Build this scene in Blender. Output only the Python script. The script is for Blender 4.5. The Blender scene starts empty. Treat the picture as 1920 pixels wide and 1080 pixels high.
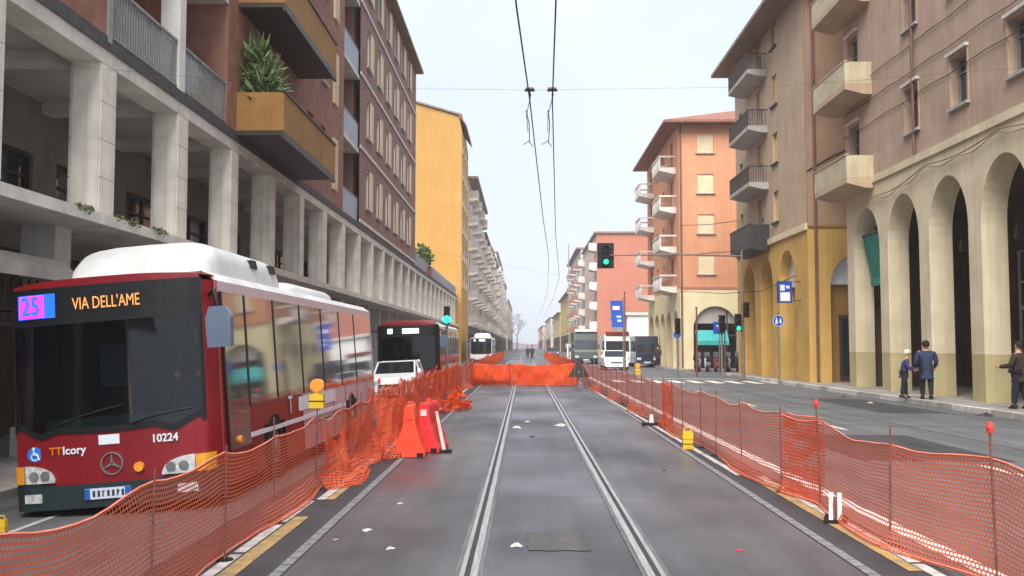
import bpy, bmesh, math, random
from mathutils import Vector, Matrix
random.seed(7)
C = bpy.context.scene.collection
SC = bpy.context.scene
PI = math.pi
R = math.radians

# ---------------------------------------------------------------- camera, sky, sun, exposure
cam_d = bpy.data.cameras.new("camera")
cam = bpy.data.objects.new("camera", cam_d); C.objects.link(cam)
cam_d.sensor_width = 36.0
cam_d.lens = 36.0 * 1800 / 1920
cam_d.clip_start = 0.05; cam_d.clip_end = 3000
cam.location = (0, 0, 1.75)
cam.rotation_mode = 'XYZ'
cam.rotation_euler = (R(90) + math.atan(108 / 1800), 0, math.atan(23 / 1800))
SC.camera = cam

SUN_EL, SUN_AZ = R(50), R(190)
world = bpy.data.worlds.new("World"); SC.world = world
world.use_nodes = True
wn = world.node_tree; wn.nodes.clear()
w_out = wn.nodes.new('ShaderNodeOutputWorld')
w_bg = wn.nodes.new('ShaderNodeBackground')
w_sky = wn.nodes.new('ShaderNodeTexSky'); w_sky.sky_type = 'NISHITA'
w_sky.sun_disc = False; w_sky.sun_elevation = SUN_EL; w_sky.sun_rotation = SUN_AZ
w_sky.air_density = 1.0; w_sky.dust_density = 6.0; w_sky.ozone_density = 1.0
w_mix = wn.nodes.new('ShaderNodeMix'); w_mix.data_type = 'RGBA'; w_mix.blend_type = 'MIX'
w_mix.inputs[0].default_value = 0.86
w_tc = wn.nodes.new('ShaderNodeTexCoord')
w_no = wn.nodes.new('ShaderNodeTexNoise'); w_no.inputs['Scale'].default_value = 3.0; w_no.inputs['Detail'].default_value = 4
w_rp = wn.nodes.new('ShaderNodeValToRGB')          # thin uneven overcast
w_rp.color_ramp.elements[0].position = 0.3; w_rp.color_ramp.elements[0].color = (5.7, 6.5, 7.9, 1)
w_rp.color_ramp.elements[1].position = 0.75; w_rp.color_ramp.elements[1].color = (7.5, 7.9, 8.5, 1)
wn.links.new(w_tc.outputs['Generated'], w_no.inputs['Vector'])
wn.links.new(w_no.outputs['Fac'], w_rp.inputs[0])
wn.links.new(w_sky.outputs[0], w_mix.inputs[6]); wn.links.new(w_rp.outputs[0], w_mix.inputs[7])
wn.links.new(w_mix.outputs[2], w_bg.inputs[0]); w_bg.inputs[1].default_value = 0.10
wn.links.new(w_bg.outputs[0], w_out.inputs[0])

sun_d = bpy.data.lights.new("sun", 'SUN'); sun = bpy.data.objects.new("sun", sun_d); C.objects.link(sun)
sun_d.energy = 4.2; sun_d.angle = R(45); sun_d.color = (1.0, 0.96, 0.9)
sd = Vector((math.cos(SUN_EL) * math.sin(SUN_AZ), math.cos(SUN_EL) * math.cos(SUN_AZ), math.sin(SUN_EL)))
sun.rotation_euler = sd.to_track_quat('Z', 'Y').to_euler()
SC.view_settings.view_transform = 'Standard'
SC.view_settings.look = 'None'
SC.view_settings.exposure = 0.66
SC.view_settings.gamma = 1.0
SC.cycles.max_bounces = 6
SC.cycles.transparent_max_bounces = 24
SC.cycles.use_denoising = True

# ---------------------------------------------------------------- materials
MATS = {}
def s2l(c):
    return tuple((x / 12.92 if x <= .04045 else ((x + .055) / 1.055) ** 2.4) for x in [v / 255 for v in c])
def nd(nt, t, **kw):
    n = nt.nodes.new(t)
    for k, v in kw.items(): setattr(n, k, v)
    return n
def mat(name, c, c2=None, rough=.75, scale=1.5, bump=0.0, spec=.3, metal=0.0, streak=0, emit=0.0, bscale=40, rough2=None, brick=None, dado=None, grooves=0, stretch=(1, 1, 1), grain=0):
    """c, c2: sRGB 0-255 paint colours; noise blends them."""
    m = bpy.data.materials.new(name); m.use_nodes = True
    nt = m.node_tree; b = nt.nodes['Principled BSDF']
    L = nt.links.new
    c = s2l(c); c2 = s2l(c2) if c2 else tuple(x * .8 for x in c)
    b.inputs['Roughness'].default_value = rough
    b.inputs['Specular IOR Level'].default_value = spec
    b.inputs['Metallic'].default_value = metal
    tc = nd(nt, 'ShaderNodeTexCoord')
    mp = nd(nt, 'ShaderNodeMapping'); mp.inputs['Scale'].default_value = stretch
    L(tc.outputs['Object'], mp.inputs[0])
    n1 = nd(nt, 'ShaderNodeTexNoise'); n1.inputs['Scale'].default_value = scale; n1.inputs['Detail'].default_value = 6
    n1.inputs['Roughness'].default_value = .6
    L(mp.outputs[0], n1.inputs['Vector'])
    mr = nd(nt, 'ShaderNodeMapRange'); mr.inputs[1].default_value = .32; mr.inputs[2].default_value = .68
    L(n1.outputs['Fac'], mr.inputs[0])
    mix = nd(nt, 'ShaderNodeMix', data_type='RGBA')
    L(mr.outputs[0], mix.inputs[0]); mix.inputs[6].default_value = (*c, 1); mix.inputs[7].default_value = (*c2, 1)
    col = mix.outputs[2]
    if streak:
        sm = nd(nt, 'ShaderNodeMapping'); sm.inputs['Scale'].default_value = (4.5, 4.5, .12)
        L(tc.outputs['Object'], sm.inputs[0])
        sn = nd(nt, 'ShaderNodeTexNoise'); sn.inputs['Scale'].default_value = 1.6; sn.inputs['Detail'].default_value = 5
        L(sm.outputs[0], sn.inputs['Vector'])
        sr = nd(nt, 'ShaderNodeMapRange'); sr.inputs[1].default_value = .45; sr.inputs[2].default_value = .75
        sr.inputs[3].default_value = 0; sr.inputs[4].default_value = streak
        L(sn.outputs['Fac'], sr.inputs[0])
        sx = nd(nt, 'ShaderNodeMix', data_type='RGBA'); sx.inputs[7].default_value = (*[x * .45 for x in c], 1)
        L(sr.outputs[0], sx.inputs[0]); L(col, sx.inputs[6]); col = sx.outputs[2]
    sep = None
    if brick or dado or grooves:
        sep = nd(nt, 'ShaderNodeSeparateXYZ'); L(tc.outputs['Object'], sep.inputs[0])
    if brick:
        ad = nd(nt, 'ShaderNodeMath', operation='ADD'); L(sep.outputs[0], ad.inputs[0]); L(sep.outputs[1], ad.inputs[1])
        cb = nd(nt, 'ShaderNodeCombineXYZ'); L(ad.outputs[0], cb.inputs[0]); L(sep.outputs[2], cb.inputs[1])
        bt = nd(nt, 'ShaderNodeTexBrick'); L(cb.outputs[0], bt.inputs['Vector'])
        bt.inputs['Scale'].default_value = 1; bt.inputs['Brick Width'].default_value = brick[0]; bt.inputs['Row Height'].default_value = brick[1]
        bt.inputs['Mortar Size'].default_value = brick[2]
        bt.inputs['Color1'].default_value = (1, 1, 1, 1); bt.inputs['Color2'].default_value = (.86, .84, .84, 1); bt.inputs['Mortar'].default_value = (*brick[3], 1)
        bx = nd(nt, 'ShaderNodeMix', data_type='RGBA', blend_type='MULTIPLY'); bx.inputs[0].default_value = 1
        L(col, bx.inputs[6]); L(bt.outputs['Color'], bx.inputs[7]); col = bx.outputs[2]
    if dado:
        gt = nd(nt, 'ShaderNodeMath', operation='LESS_THAN'); L(sep.outputs[2], gt.inputs[0]); gt.inputs[1].default_value = dado[0]
        dx = nd(nt, 'ShaderNodeMix', data_type='RGBA', blend_type='MULTIPLY'); dx.inputs[7].default_value = (*dado[1], 1)
        L(gt.outputs[0], dx.inputs[0]); L(col, dx.inputs[6]); col = dx.outputs[2]
    if grain:
        gn = nd(nt, 'ShaderNodeTexNoise'); gn.inputs['Scale'].default_value = 75; gn.inputs['Detail'].default_value = 3
        L(tc.outputs['Object'], gn.inputs['Vector'])
        gr = nd(nt, 'ShaderNodeMapRange'); gr.inputs[1].default_value = .3; gr.inputs[2].default_value = .7; gr.inputs[3].default_value = 1 - grain; gr.inputs[4].default_value = 1 + grain
        L(gn.outputs['Fac'], gr.inputs[0])
        wn_ = nd(nt, 'ShaderNodeMapping'); wn_.inputs['Scale'].default_value = (2.6, .09, 1); L(tc.outputs['Object'], wn_.inputs[0])
        wt = nd(nt, 'ShaderNodeTexNoise'); wt.inputs['Scale'].default_value = 1.0; wt.inputs['Detail'].default_value = 5; L(wn_.outputs[0], wt.inputs['Vector'])
        wr = nd(nt, 'ShaderNodeMapRange'); wr.inputs[1].default_value = .35; wr.inputs[2].default_value = .68; wr.inputs[3].default_value = .78; wr.inputs[4].default_value = 1.14
        L(wt.outputs['Fac'], wr.inputs[0])
        gm_ = nd(nt, 'ShaderNodeMath', operation='MULTIPLY'); L(gr.outputs[0], gm_.inputs[0]); L(wr.outputs[0], gm_.inputs[1])
        gx = nd(nt, 'ShaderNodeVectorMath', operation='SCALE'); L(col, gx.inputs[0]); L(gm_.outputs[0], gx.inputs['Scale']); col = gx.outputs[0]
    L(col, b.inputs['Base Color'])
    if rough2 is not None:
        rn = nd(nt, 'ShaderNodeTexNoise'); rn.inputs['Scale'].default_value = scale * .7; rn.inputs['Detail'].default_value = 3
        L(mp.outputs[0], rn.inputs['Vector'])
        rr = nd(nt, 'ShaderNodeMapRange'); rr.inputs[1].default_value = .38; rr.inputs[2].default_value = .62
        rr.inputs[3].default_value = rough; rr.inputs[4].default_value = rough2
        L(rn.outputs['Fac'], rr.inputs[0]); L(rr.outputs[0], b.inputs['Roughness'])
    if bump:
        n2 = nd(nt, 'ShaderNodeTexNoise'); n2.inputs['Scale'].default_value = bscale; n2.inputs['Detail'].default_value = 4
        L(tc.outputs['Object'], n2.inputs['Vector'])
        bp = nd(nt, 'ShaderNodeBump'); bp.inputs['Strength'].default_value = bump; bp.inputs['Distance'].default_value = .02
        L(n2.outputs['Fac'], bp.inputs['Height']); L(bp.outputs[0], b.inputs['Normal'])
    if grooves:
        wv = nd(nt, 'ShaderNodeMath', operation='MULTIPLY'); L(sep.outputs[0], wv.inputs[0]); wv.inputs[1].default_value = 2 * PI / grooves
        si = nd(nt, 'ShaderNodeMath', operation='SINE'); L(wv.outputs[0], si.inputs[0])
        bp = nd(nt, 'ShaderNodeBump'); bp.inputs['Strength'].default_value = .6; bp.inputs['Distance'].default_value = .05
        L(si.outputs[0], bp.inputs['Height']); L(bp.outputs[0], b.inputs['Normal'])
    if emit:
        b.inputs['Emission Color'].default_value = (*c, 1); b.inputs['Emission Strength'].default_value = emit
    MATS[name] = m
    return m
def glassy(name, base, refl, transp, rough=.04, tint=(1, 1, 1)):
    m = bpy.data.materials.new(name); m.use_nodes = True
    nt = m.node_tree; nt.nodes.clear(); L = nt.links.new
    o = nd(nt, 'ShaderNodeOutputMaterial')
    d = nd(nt, 'ShaderNodeBsdfDiffuse'); d.inputs[0].default_value = (*s2l(base), 1)
    g = nd(nt, 'ShaderNodeBsdfGlossy'); g.inputs['Roughness'].default_value = rough; g.inputs[0].default_value = (.95, .97, 1, 1)
    fw = nd(nt, 'ShaderNodeLayerWeight'); fw.inputs[0].default_value = .5
    fp = nd(nt, 'ShaderNodeMath', operation='POWER'); L(fw.outputs['Facing'], fp.inputs[0]); fp.inputs[1].default_value = 4.0
    fr = nd(nt, 'ShaderNodeMath', operation='MULTIPLY_ADD'); L(fp.outputs[0], fr.inputs[0]); fr.inputs[1].default_value = .85; fr.inputs[2].default_value = .04
    ad = nd(nt, 'ShaderNodeMath', operation='ADD'); ad.use_clamp = True; L(fr.outputs[0], ad.inputs[0]); ad.inputs[1].default_value = refl
    cur = d.outputs[0]
    if transp:
        t = nd(nt, 'ShaderNodeBsdfTransparent'); t.inputs[0].default_value = (*tint, 1)
        mt = nd(nt, 'ShaderNodeMixShader'); mt.inputs[0].default_value = transp
        L(cur, mt.inputs[1]); L(t.outputs[0], mt.inputs[2]); cur = mt.outputs[0]
    mg = nd(nt, 'ShaderNodeMixShader'); L(ad.outputs[0], mg.inputs[0]); L(cur, mg.inputs[1]); L(g.outputs[0], mg.inputs[2])
    L(mg.outputs[0], o.inputs[0])
    MATS[name] = m; return m
def netting(name, c, c2, cover, cw=.055, ch=.045):
    """plastic safety mesh: staggered oval holes let the view through"""
    m = bpy.data.materials.new(name); m.use_nodes = True
    nt = m.node_tree; nt.nodes.clear(); L = nt.links.new
    o = nd(nt, 'ShaderNodeOutputMaterial')
    uv = nd(nt, 'ShaderNodeUVMap'); sp = nd(nt, 'ShaderNodeSeparateXYZ'); L(uv.outputs[0], sp.inputs[0])
    def M(op, a, b=None):
        n = nd(nt, 'ShaderNodeMath', operation=op)
        for i, v in enumerate((a, b)):
            if v is None: continue
            if isinstance(v, (int, float)): n.inputs[i].default_value = v
            else: L(v, n.inputs[i])
        return n.outputs[0]
    row = M('DIVIDE', sp.outputs[1], ch); rf = M('FLOOR', row); par = M('MULTIPLY', M('MODULO', rf, 2.0), .5)
    uu = M('FRACT', M('ADD', M('DIVIDE', sp.outputs[0], cw), par)); vv = M('FRACT', row)
    dx = M('ABSOLUTE', M('SUBTRACT', uu, .5)); dy = M('ABSOLUTE', M('SUBTRACT', vv, .5))
    # super-ellipse hole
    a = .5 * (1 - cover) ** .5 * 1.08; bq = .5 * (1 - cover) ** .5 * 1.02
    e = M('ADD', M('POWER', M('DIVIDE', dx, a), 3.0), M('POWER', M('DIVIDE', dy, bq), 3.0))
    hole = M('LESS_THAN', e, 1.0)
    no = nd(nt, 'ShaderNodeTexNoise'); no.inputs['Scale'].default_value = 2.5; L(uv.outputs[0], no.inputs['Vector'])
    mx = nd(nt, 'ShaderNodeMix', data_type='RGBA'); mx.inputs[6].default_value = (*s2l(c), 1); mx.inputs[7].default_value = (*s2l(c2), 1)
    L(no.outputs['Fac'], mx.inputs[0])
    d = nd(nt, 'ShaderNodeBsdfDiffuse'); L(mx.outputs[2], d.inputs[0])
    tl = nd(nt, 'ShaderNodeBsdfTranslucent'); L(mx.outputs[2], tl.inputs[0])
    dm = nd(nt, 'ShaderNodeMixShader'); dm.inputs[0].default_value = .35; L(d.outputs[0], dm.inputs[1]); L(tl.outputs[0], dm.inputs[2])
    t = nd(nt, 'ShaderNodeBsdfTransparent')
    ms = nd(nt, 'ShaderNodeMixShader'); L(hole, ms.inputs[0]); L(dm.outputs[0], ms.inputs[1]); L(t.outputs[0], ms.inputs[2])
    L(ms.outputs[0], o.inputs[0]); MATS[name] = m; return m

mat('asphalt', (84, 86, 88), (102, 104, 106), grain=.22, rough=.45, rough2=.8, scale=.35, bump=.35, bscale=60, spec=.4)
mat('track_asphalt', (54, 54, 58), (98, 100, 104), grain=.22, rough=.3, rough2=.6, scale=.42, bump=.2, bscale=70, spec=.5, stretch=(1, .6, 1))
mat('dark_asphalt', (56, 56, 60), (70, 70, 74), grain=.22, rough=.6, scale=1.1, bump=.35, bscale=60)
mat('patch_asphalt', (94, 93, 92), (82, 82, 82), grain=.22, rough=.85, scale=9, bump=.5, bscale=40)
mat('pavement', (166, 158, 152), (140, 134, 128), rough=.8, scale=.9, bump=.2, brick=(.6, .4, .012, (.6, .6, .6)))
mat('kerbstone', (190, 186, 180), (150, 146, 140), scale=2.5)
mat('white_paint', (225, 222, 216), (180, 176, 172), scale=5)
mat('worn_white', (206, 200, 194), (150, 146, 142), scale=7)
mat('yellow_paint', (186, 148, 82), (122, 112, 96), scale=4)
mat('drain', (142, 144, 148), (98, 100, 104), scale=14, rough=.5)
mat('rail_steel', (186, 186, 188), (136, 136, 137), rough=.35, scale=6, metal=.3, stretch=(8, .3, 1), spec=.5)
mat('rail_side', (118, 117, 118), (86, 86, 87), rough=.6, scale=8, stretch=(6, .25, 1), grain=.2)
mat('groove', (52, 51, 51), (66, 64, 63), rough=.7, scale=12)
mat('stone', (236, 230, 216), (206, 198, 186), scale=1.6, bump=.1, streak=.35)
mat('stone_grey', (206, 202, 196), (182, 178, 172), scale=1.4, streak=.3)
mat('concrete', (222, 216, 208), (192, 186, 178), scale=1.2, streak=.3)
mat('ceiling', (188, 185, 180), (164, 160, 156), scale=.8)
mat('dark_band', (90, 86, 86), (70, 66, 66), scale=4)
mat('brick', (166, 122, 106), (136, 96, 84), rough=.85, scale=2.2, brick=(.26, .075, .012, (.95, .9, .86)))
mat('brick_b', (156, 122, 112), (134, 102, 92), rough=.85, scale=1.6, brick=(.26, .075, .01, (.92, .9, .88)), streak=.15)
mat('plaster_grey', (180, 174, 168), (158, 152, 146), scale=1)
mat('shop_dark', (92, 76, 66), (70, 58, 50), rough=.5, scale=1.5)
mat('shop_brown', (96, 80, 70), (78, 64, 56), rough=.7, scale=1.2)
mat('ochre', (166, 126, 70), (146, 108, 58), scale=1.2, streak=.15)
mat('soffit', (150, 142, 142), (128, 120, 122), scale=1.5)
mat('blue_panel', (140, 150, 164), (120, 130, 146), rough=.4)
mat('frame_white', (226, 222, 216), (206, 202, 196), rough=.5)
mat('shutter_cream', (226, 208, 176), (210, 190, 156), rough=.6)
mat('shutter_yellow', (232, 206, 128), (214, 186, 104), rough=.6)
mat('shutter_brown', (120, 92, 76), (100, 76, 62), rough=.6)
mat('frame_dark', (74, 64, 60), (60, 52, 50), rough=.5)
mat('tan_wall', (194, 168, 148), (172, 146, 126), scale=.8, streak=.45, bump=.08)
mat('brown_wall', (172, 140, 116), (158, 126, 102), scale=.7, streak=.2)
mat('arcade', (230, 216, 186), (206, 192, 160), scale=.9, streak=.28, bump=.1, dado=(1.42, (.68, .67, .52)))
mat('beige_wall', (196, 172, 146), (178, 152, 126), scale=.8, streak=.3)
mat('yellow_wall', (212, 172, 98), (192, 152, 80), scale=.8, streak=.3)
mat('gold_wall', (186, 142, 74), (170, 128, 62), scale=.25, streak=.3)
mat('orange_wall', (212, 152, 118), (196, 136, 100), scale=.4, streak=.3)
mat('red_wall', (188, 122, 100), (172, 108, 88), scale=.3, streak=.1, brick=(.5, .14, .01, (.95, .95, .95)))
mat('cream_wall', (226, 212, 172), (210, 194, 152), scale=.7)
mat('pale_wall', (210, 196, 180), (190, 176, 160), scale=.3, streak=.25)
mat('pink_wall', (222, 196, 184), (206, 178, 166), scale=.3, streak=.2)
mat('white_wall', (228, 224, 218), (212, 208, 204), scale=.3, streak=.2)
mat('lemon_wall', (226, 200, 130), (210, 184, 114), scale=.3, streak=.2)
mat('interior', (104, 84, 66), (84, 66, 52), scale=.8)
mat('tile_roof', (158, 112, 94), (128, 88, 74), rough=.9, scale=3, grooves=.25)
mat('eave', (146, 122, 104), (124, 102, 86), scale=2)
mat('pipe', (122, 92, 80), (104, 78, 68), rough=.5, scale=3)
mat('iron', (62, 60, 62), (48, 46, 48), rough=.5, scale=6)
mat('rail_grey', (150, 150, 148), (124, 124, 122), rough=.5, scale=6)
mat('cable', (46, 44, 46), (36, 34, 36), rough=.6)
mat('wall_cable', (96, 82, 74), (80, 70, 64))
mat('wall_cable_pale', (150, 134, 106), (120, 106, 84))
mat('galv', (156, 158, 160), (126, 128, 130), rough=.4, scale=5, metal=.6)
mat('bus_red', (134, 24, 32), (120, 22, 30), rough=.34, scale=1.4, spec=.5, streak=.25)
mat('bus_white', (222, 214, 214), (206, 198, 200), rough=.35, scale=1.2, spec=.5)
mat('bus_lilac', (206, 186, 190), (190, 170, 176), rough=.35, scale=.8, spec=.5)
mat('roof_white', (226, 226, 224), (200, 200, 198), rough=.45, scale=1.6)
mat('black_plastic', (30, 34, 36), (22, 24, 26), rough=.45, scale=6)
mat('bumper_grey', (44, 58, 60), (34, 44, 46), rough=.5, scale=5)
mat('rubber', (34, 33, 33), (26, 25, 25), rough=.8, scale=9)
mat('rim', (150, 148, 148), (116, 114, 114), rough=.4, scale=8, metal=.5)
mat('mirror_back', (104, 116, 136), (90, 102, 122), rough=.35, scale=3)
mat('lamp_clear', (226, 228, 228), (150, 154, 156), rough=.15, scale=16, spec=.8)
mat('amber', (240, 160, 50), (220, 130, 30), rough=.2, scale=8, spec=.6)
mat('amber_lamp', (228, 170, 56), (210, 134, 40), rough=.25, scale=5, spec=.6)
mat('plate_white', (206, 216, 230), (190, 202, 220), rough=.4, scale=30)
mat('plate_blue', (40, 96, 190), (36, 84, 170), rough=.4)
mat('sign_blue', (36, 78, 178), (32, 68, 160), rough=.4)
mat('banner_blue', (34, 74, 172), (40, 90, 190), rough=.5, scale=3)
mat('sign_white', (226, 230, 236), (208, 214, 222), rough=.4)
mat('sticker_blue', (40, 130, 230), (36, 112, 206), rough=.4)
mat('orange_text', (226, 120, 40), (210, 104, 30), rough=.5)
mat('led_blue', (30, 90, 255), (30, 90, 255), emit=.9)
mat('led_pink', (240, 60, 170), (240, 60, 170), emit=.8)
mat('led_amber', (230, 150, 84), (230, 150, 84), emit=.55)
mat('led_white', (200, 236, 226), (200, 236, 226), emit=.9)
mat('green_lens', (20, 250, 150), (20, 250, 150), emit=2.0)
mat('off_lens', (60, 30, 26), (50, 26, 22), rough=.3)
mat('barrier_red', (226, 62, 60), (208, 48, 52), rough=.5, scale=4)
mat('barrier_orange', (232, 84, 54), (216, 66, 46), rough=.5, scale=4)
mat('cap_red', (228, 70, 60), (210, 56, 52), rough=.5)
mat('parapet_cream', (206, 194, 162), (184, 172, 140), scale=1.5, streak=.3)
mat('loggia_grey', (138, 132, 126), (116, 110, 106), scale=1, streak=.2)
mat('mast', (128, 112, 104), (104, 90, 84), rough=.6, scale=6)
mat('rust', (134, 84, 74), (104, 62, 54), rough=.7, scale=9)
mat('yellow_box', (214, 178, 44), (196, 158, 34), rough=.45, scale=4)
mat('teal', (40, 142, 126), (34, 120, 108), rough=.7, scale=3)
mat('teal_pale', (70, 176, 172), (56, 156, 154), rough=.6, scale=3)
mat('awning_green', (30, 160, 130), (26, 140, 114), rough=.7, scale=6)
mat('leaf', (96, 116, 66), (70, 92, 50), rough=.7, scale=6)
mat('leaf_pale', (150, 166, 120), (110, 134, 90), rough=.7, scale=6)
mat('moss', (110, 108, 66), (86, 88, 52), rough=.9, scale=8)
mat('bark', (120, 106, 104), (98, 86, 86), rough=.9, scale=4)
mat('twig', (150, 138, 142), (128, 116, 122), rough=.9, scale=4)
mat('pot', (170, 100, 76), (150, 86, 64), rough=.8)
mat('car_white', (236, 238, 240), (224, 226, 230), rough=.25, scale=1, spec=.5)
mat('car_dark', (50, 56, 72), (42, 46, 60), rough=.25, scale=1, spec=.5)
mat('van_white', (226, 228, 224), (210, 212, 208), rough=.35, scale=1, spec=.5)
mat('truck_grey', (92, 100, 98), (76, 82, 82), rough=.5, scale=1)
mat('skin', (206, 160, 136), (190, 142, 120), rough=.6, scale=8)
mat('coat_blue', (52, 64, 96), (40, 50, 76), rough=.85, scale=6, bump=.3, bscale=14)
mat('coat_navy', (60, 66, 116), (46, 50, 92), rough=.85, scale=6, bump=.3, bscale=14)
mat('coat_brown', (72, 58, 52), (54, 44, 42), rough=.85, scale=6, bump=.3, bscale=14)
mat('trouser_dark', (44, 44, 54), (34, 34, 42), rough=.85, scale=6)
mat('hair_dark', (36, 30, 28), (28, 22, 20), rough=.7, scale=12)
mat('hair_white', (222, 214, 198), (200, 190, 176), rough=.8, scale=12)
mat('shoe', (38, 34, 34), (30, 28, 28), rough=.6)
mat('bag_purple', (110, 88, 116), (90, 70, 98), rough=.7)
mat('litter', (206, 204, 198), (176, 172, 166), rough=.8)
mat('scooter_grey', (150, 152, 156), (90, 92, 96), rough=.3, scale=4, spec=.5)
mat('scooter_red', (150, 50, 56), (120, 40, 46), rough=.3, scale=4, spec=.5)
glassy('glass_dark', (40, 44, 48), .05, 0)
glassy('glass_bus', (70, 72, 68), .20, 0, rough=.05)
glassy('windscreen', (16, 20, 24), .0, .5, rough=.05, tint=(.8, .88, .9))
glassy('glass_car', (30, 35, 38), .0, 0)
glassy('glass_rail', (150, 156, 154), .05, .45)
netting('net_near', (230, 104, 72), (240, 132, 100), .55, .044, .036)
netting('net_mid', (232, 96, 64), (240, 118, 84), .56, .05, .042)
netting('net_dense', (240, 90, 48), (246, 112, 62), .82, .05, .042)
netting('net_heap', (226, 92, 62), (238, 122, 84), .70, .05, .042)

# ---------------------------------------------------------------- mesh helpers
W = {}
class MB:
    def __init__(s): s.v = []; s.f = []; s.m = []; s.mats = []; s.uv = None; s.smooth = False
    def mi(s, m):
        if m is None: return 0
        if m not in s.mats: s.mats.append(m)
        return s.mats.index(m)
    def poly(s, pts, m=None):
        b = len(s.v); s.v += [tuple(p) for p in pts]; s.f.append(tuple(range(b, b + len(pts)))); s.m.append(s.mi(m))
    def box(s, x0, x1, y0, y1, z0, z1, m=None, t=0.0):
        """t: top inset (taper)"""
        b = len(s.v); k = s.mi(m)
        s.v += [(x0, y0, z0), (x1, y0, z0), (x1, y1, z0), (x0, y1, z0), (x0 + t, y0 + t, z1), (x1 - t, y0 + t, z1), (x1 - t, y1 - t, z1), (x0 + t, y1 - t, z1)]
        for f in ((0, 3, 2, 1), (4, 5, 6, 7), (0, 1, 5, 4), (1, 2, 6, 5), (2, 3, 7, 6), (3, 0, 4, 7)):
            s.f.append(tuple(b + i for i in f)); s.m.append(k)
        return s
    def prism(s, pts, axis, a0, a1, m=None):
        """pts: 2-D outline; axis 'x': pts are (y,z); 'y': (x,z); 'z': (x,y)"""
        b = len(s.v); k = s.mi(m); n = len(pts)
        def P(p, a): return (a, p[0], p[1]) if axis == 'x' else (p[0], a, p[1]) if axis == 'y' else (p[0], p[1], a)
        s.v += [P(p, a0) for p in pts] + [P(p, a1) for p in pts]
        s.f.append(tuple(range(b, b + n))[::-1]); s.m.append(k)
        s.f.append(tuple(range(b + n, b + 2 * n))); s.m.append(k)
        for i in range(n):
            j = (i + 1) % n; s.f.append((b + i, b + j, b + n + j, b + n + i)); s.m.append(k)
        return s
    def tube(s, pts, r, n=6, m=None, cap=True):
        k = s.mi(m); rr = r if isinstance(r, (list, tuple)) else [r] * len(pts)
        P = [Vector(p) for p in pts]; rings = []
        for i, p in enumerate(P):
            d = (P[min(i + 1, len(P) - 1)] - P[max(i - 1, 0)]).normalized()
            a = d.cross(Vector((0, 0, 1)) if abs(d.z) < .95 else Vector((1, 0, 0))).normalized(); b2 = d.cross(a)
            b = len(s.v); rings.append(b)
            for j in range(n):
                t = 2 * PI * j / n; s.v.append(tuple(p + a * (rr[i] * math.cos(t)) + b2 * (rr[i] * math.sin(t))))
        for a, b in zip(rings, rings[1:]):
            for j in range(n):
                q = (j + 1) % n; s.f.append((a + j, a + q, b + q, b + j)); s.m.append(k)
        if cap:
            s.f.append(tuple(rings[0] + j for j in range(n))[::-1]); s.m.append(k)
            s.f.append(tuple(rings[-1] + j for j in range(n))); s.m.append(k)
        return s
    def disc(s, c, r, axis, th, n=20, m=None):
        """short cylinder centred on c along axis"""
        a = {'x': Vector((1, 0, 0)), 'y': Vector((0, 1, 0)), 'z': Vector((0, 0, 1))}[axis]; c = Vector(c)
        return s.tube([c - a * th / 2, c + a * th / 2], r, n, m)
    def ring(s, c, r0, r1, axis, th, n=24, m=None):
        k = s.mi(m); c = Vector(c); b = len(s.v)
        ux, uy, ua = {'x': ((0, 1, 0), (0, 0, 1), (1, 0, 0)), 'y': ((1, 0, 0), (0, 0, 1), (0, 1, 0)), 'z': ((1, 0, 0), (0, 1, 0), (0, 0, 1))}[axis]
        ux, uy, ua = Vector(ux), Vector(uy), Vector(ua)
        for j in range(n):
            t = 2 * PI * j / n; d = ux * math.cos(t) + uy * math.sin(t)
            for r, h in ((r0, -th / 2), (r1, -th / 2), (r1, th / 2), (r0, th / 2)): s.v.append(tuple(c + d * r + ua * h))
        for j in range(n):
            q = (j + 1) % n
            for i in range(4):
                i2 = (i + 1) % 4; s.f.append((b + 4 * j + i, b + 4 * q + i, b + 4 * q + i2, b + 4 * j + i2)); s.m.append(k)
        return s
    def grid(s, fn, nu, nv, m=None, uvfn=None):
        k = s.mi(m); b = len(s.v)
        for i in range(nu + 1):
            for j in range(nv + 1): s.v.append(tuple(fn(i / nu, j / nv)))
        if uvfn is not None:
            if s.uv is None: s.uv = {}
            for i in range(nu + 1):
                for j in range(nv + 1): s.uv[b + i * (nv + 1) + j] = uvfn(i / nu, j / nv)
        for i in range(nu):
            for j in range(nv):
                a = b + i * (nv + 1) + j; s.f.append((a, a + nv + 1, a + nv + 2, a + 1)); s.m.append(k)
        return s
    def mesh(s, name, dm=None):
        me = bpy.data.meshes.new(name); me.from_pydata(s.v, [], s.f)
        for mm in (s.mats or [dm]): me.materials.append(MATS[mm] if isinstance(mm, str) else mm)
        if len(s.mats) > 1: me.polygons.foreach_set('material_index', s.m)
        if s.uv:
            ul = me.uv_layers.new(name='UVMap')
            for l in me.loops:
                ul.data[l.index].uv = s.uv.get(l.vertex_index, (0, 0))
        bm = bmesh.new(); bm.from_mesh(me)
        if s.uv is None: bmesh.ops.recalc_face_normals(bm, faces=bm.faces)
        bm.to_mesh(me); bm.free()
        if s.smooth:
            me.polygons.foreach_set('use_smooth', [True] * len(me.polygons))
        return me
    def build(s, name, m=None, parent=None, M=None, smooth=False):
        s.smooth = s.smooth or smooth
        return put(name, s.mesh(name, m), parent, M)
def put(name, me, parent=None, M=None):
    """link a mesh; M is its world matrix (default: the parent's own frame)"""
    o = bpy.data.objects.new(name, me); C.objects.link(o)
    Wp = W[parent] if parent else Matrix()
    Mw = M if M is not None else Wp
    if parent:
        o.parent = parent; o.matrix_basis = Wp.inverted() @ Mw
    else: o.matrix_basis = Mw
    W[o] = Mw
    return o
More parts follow.
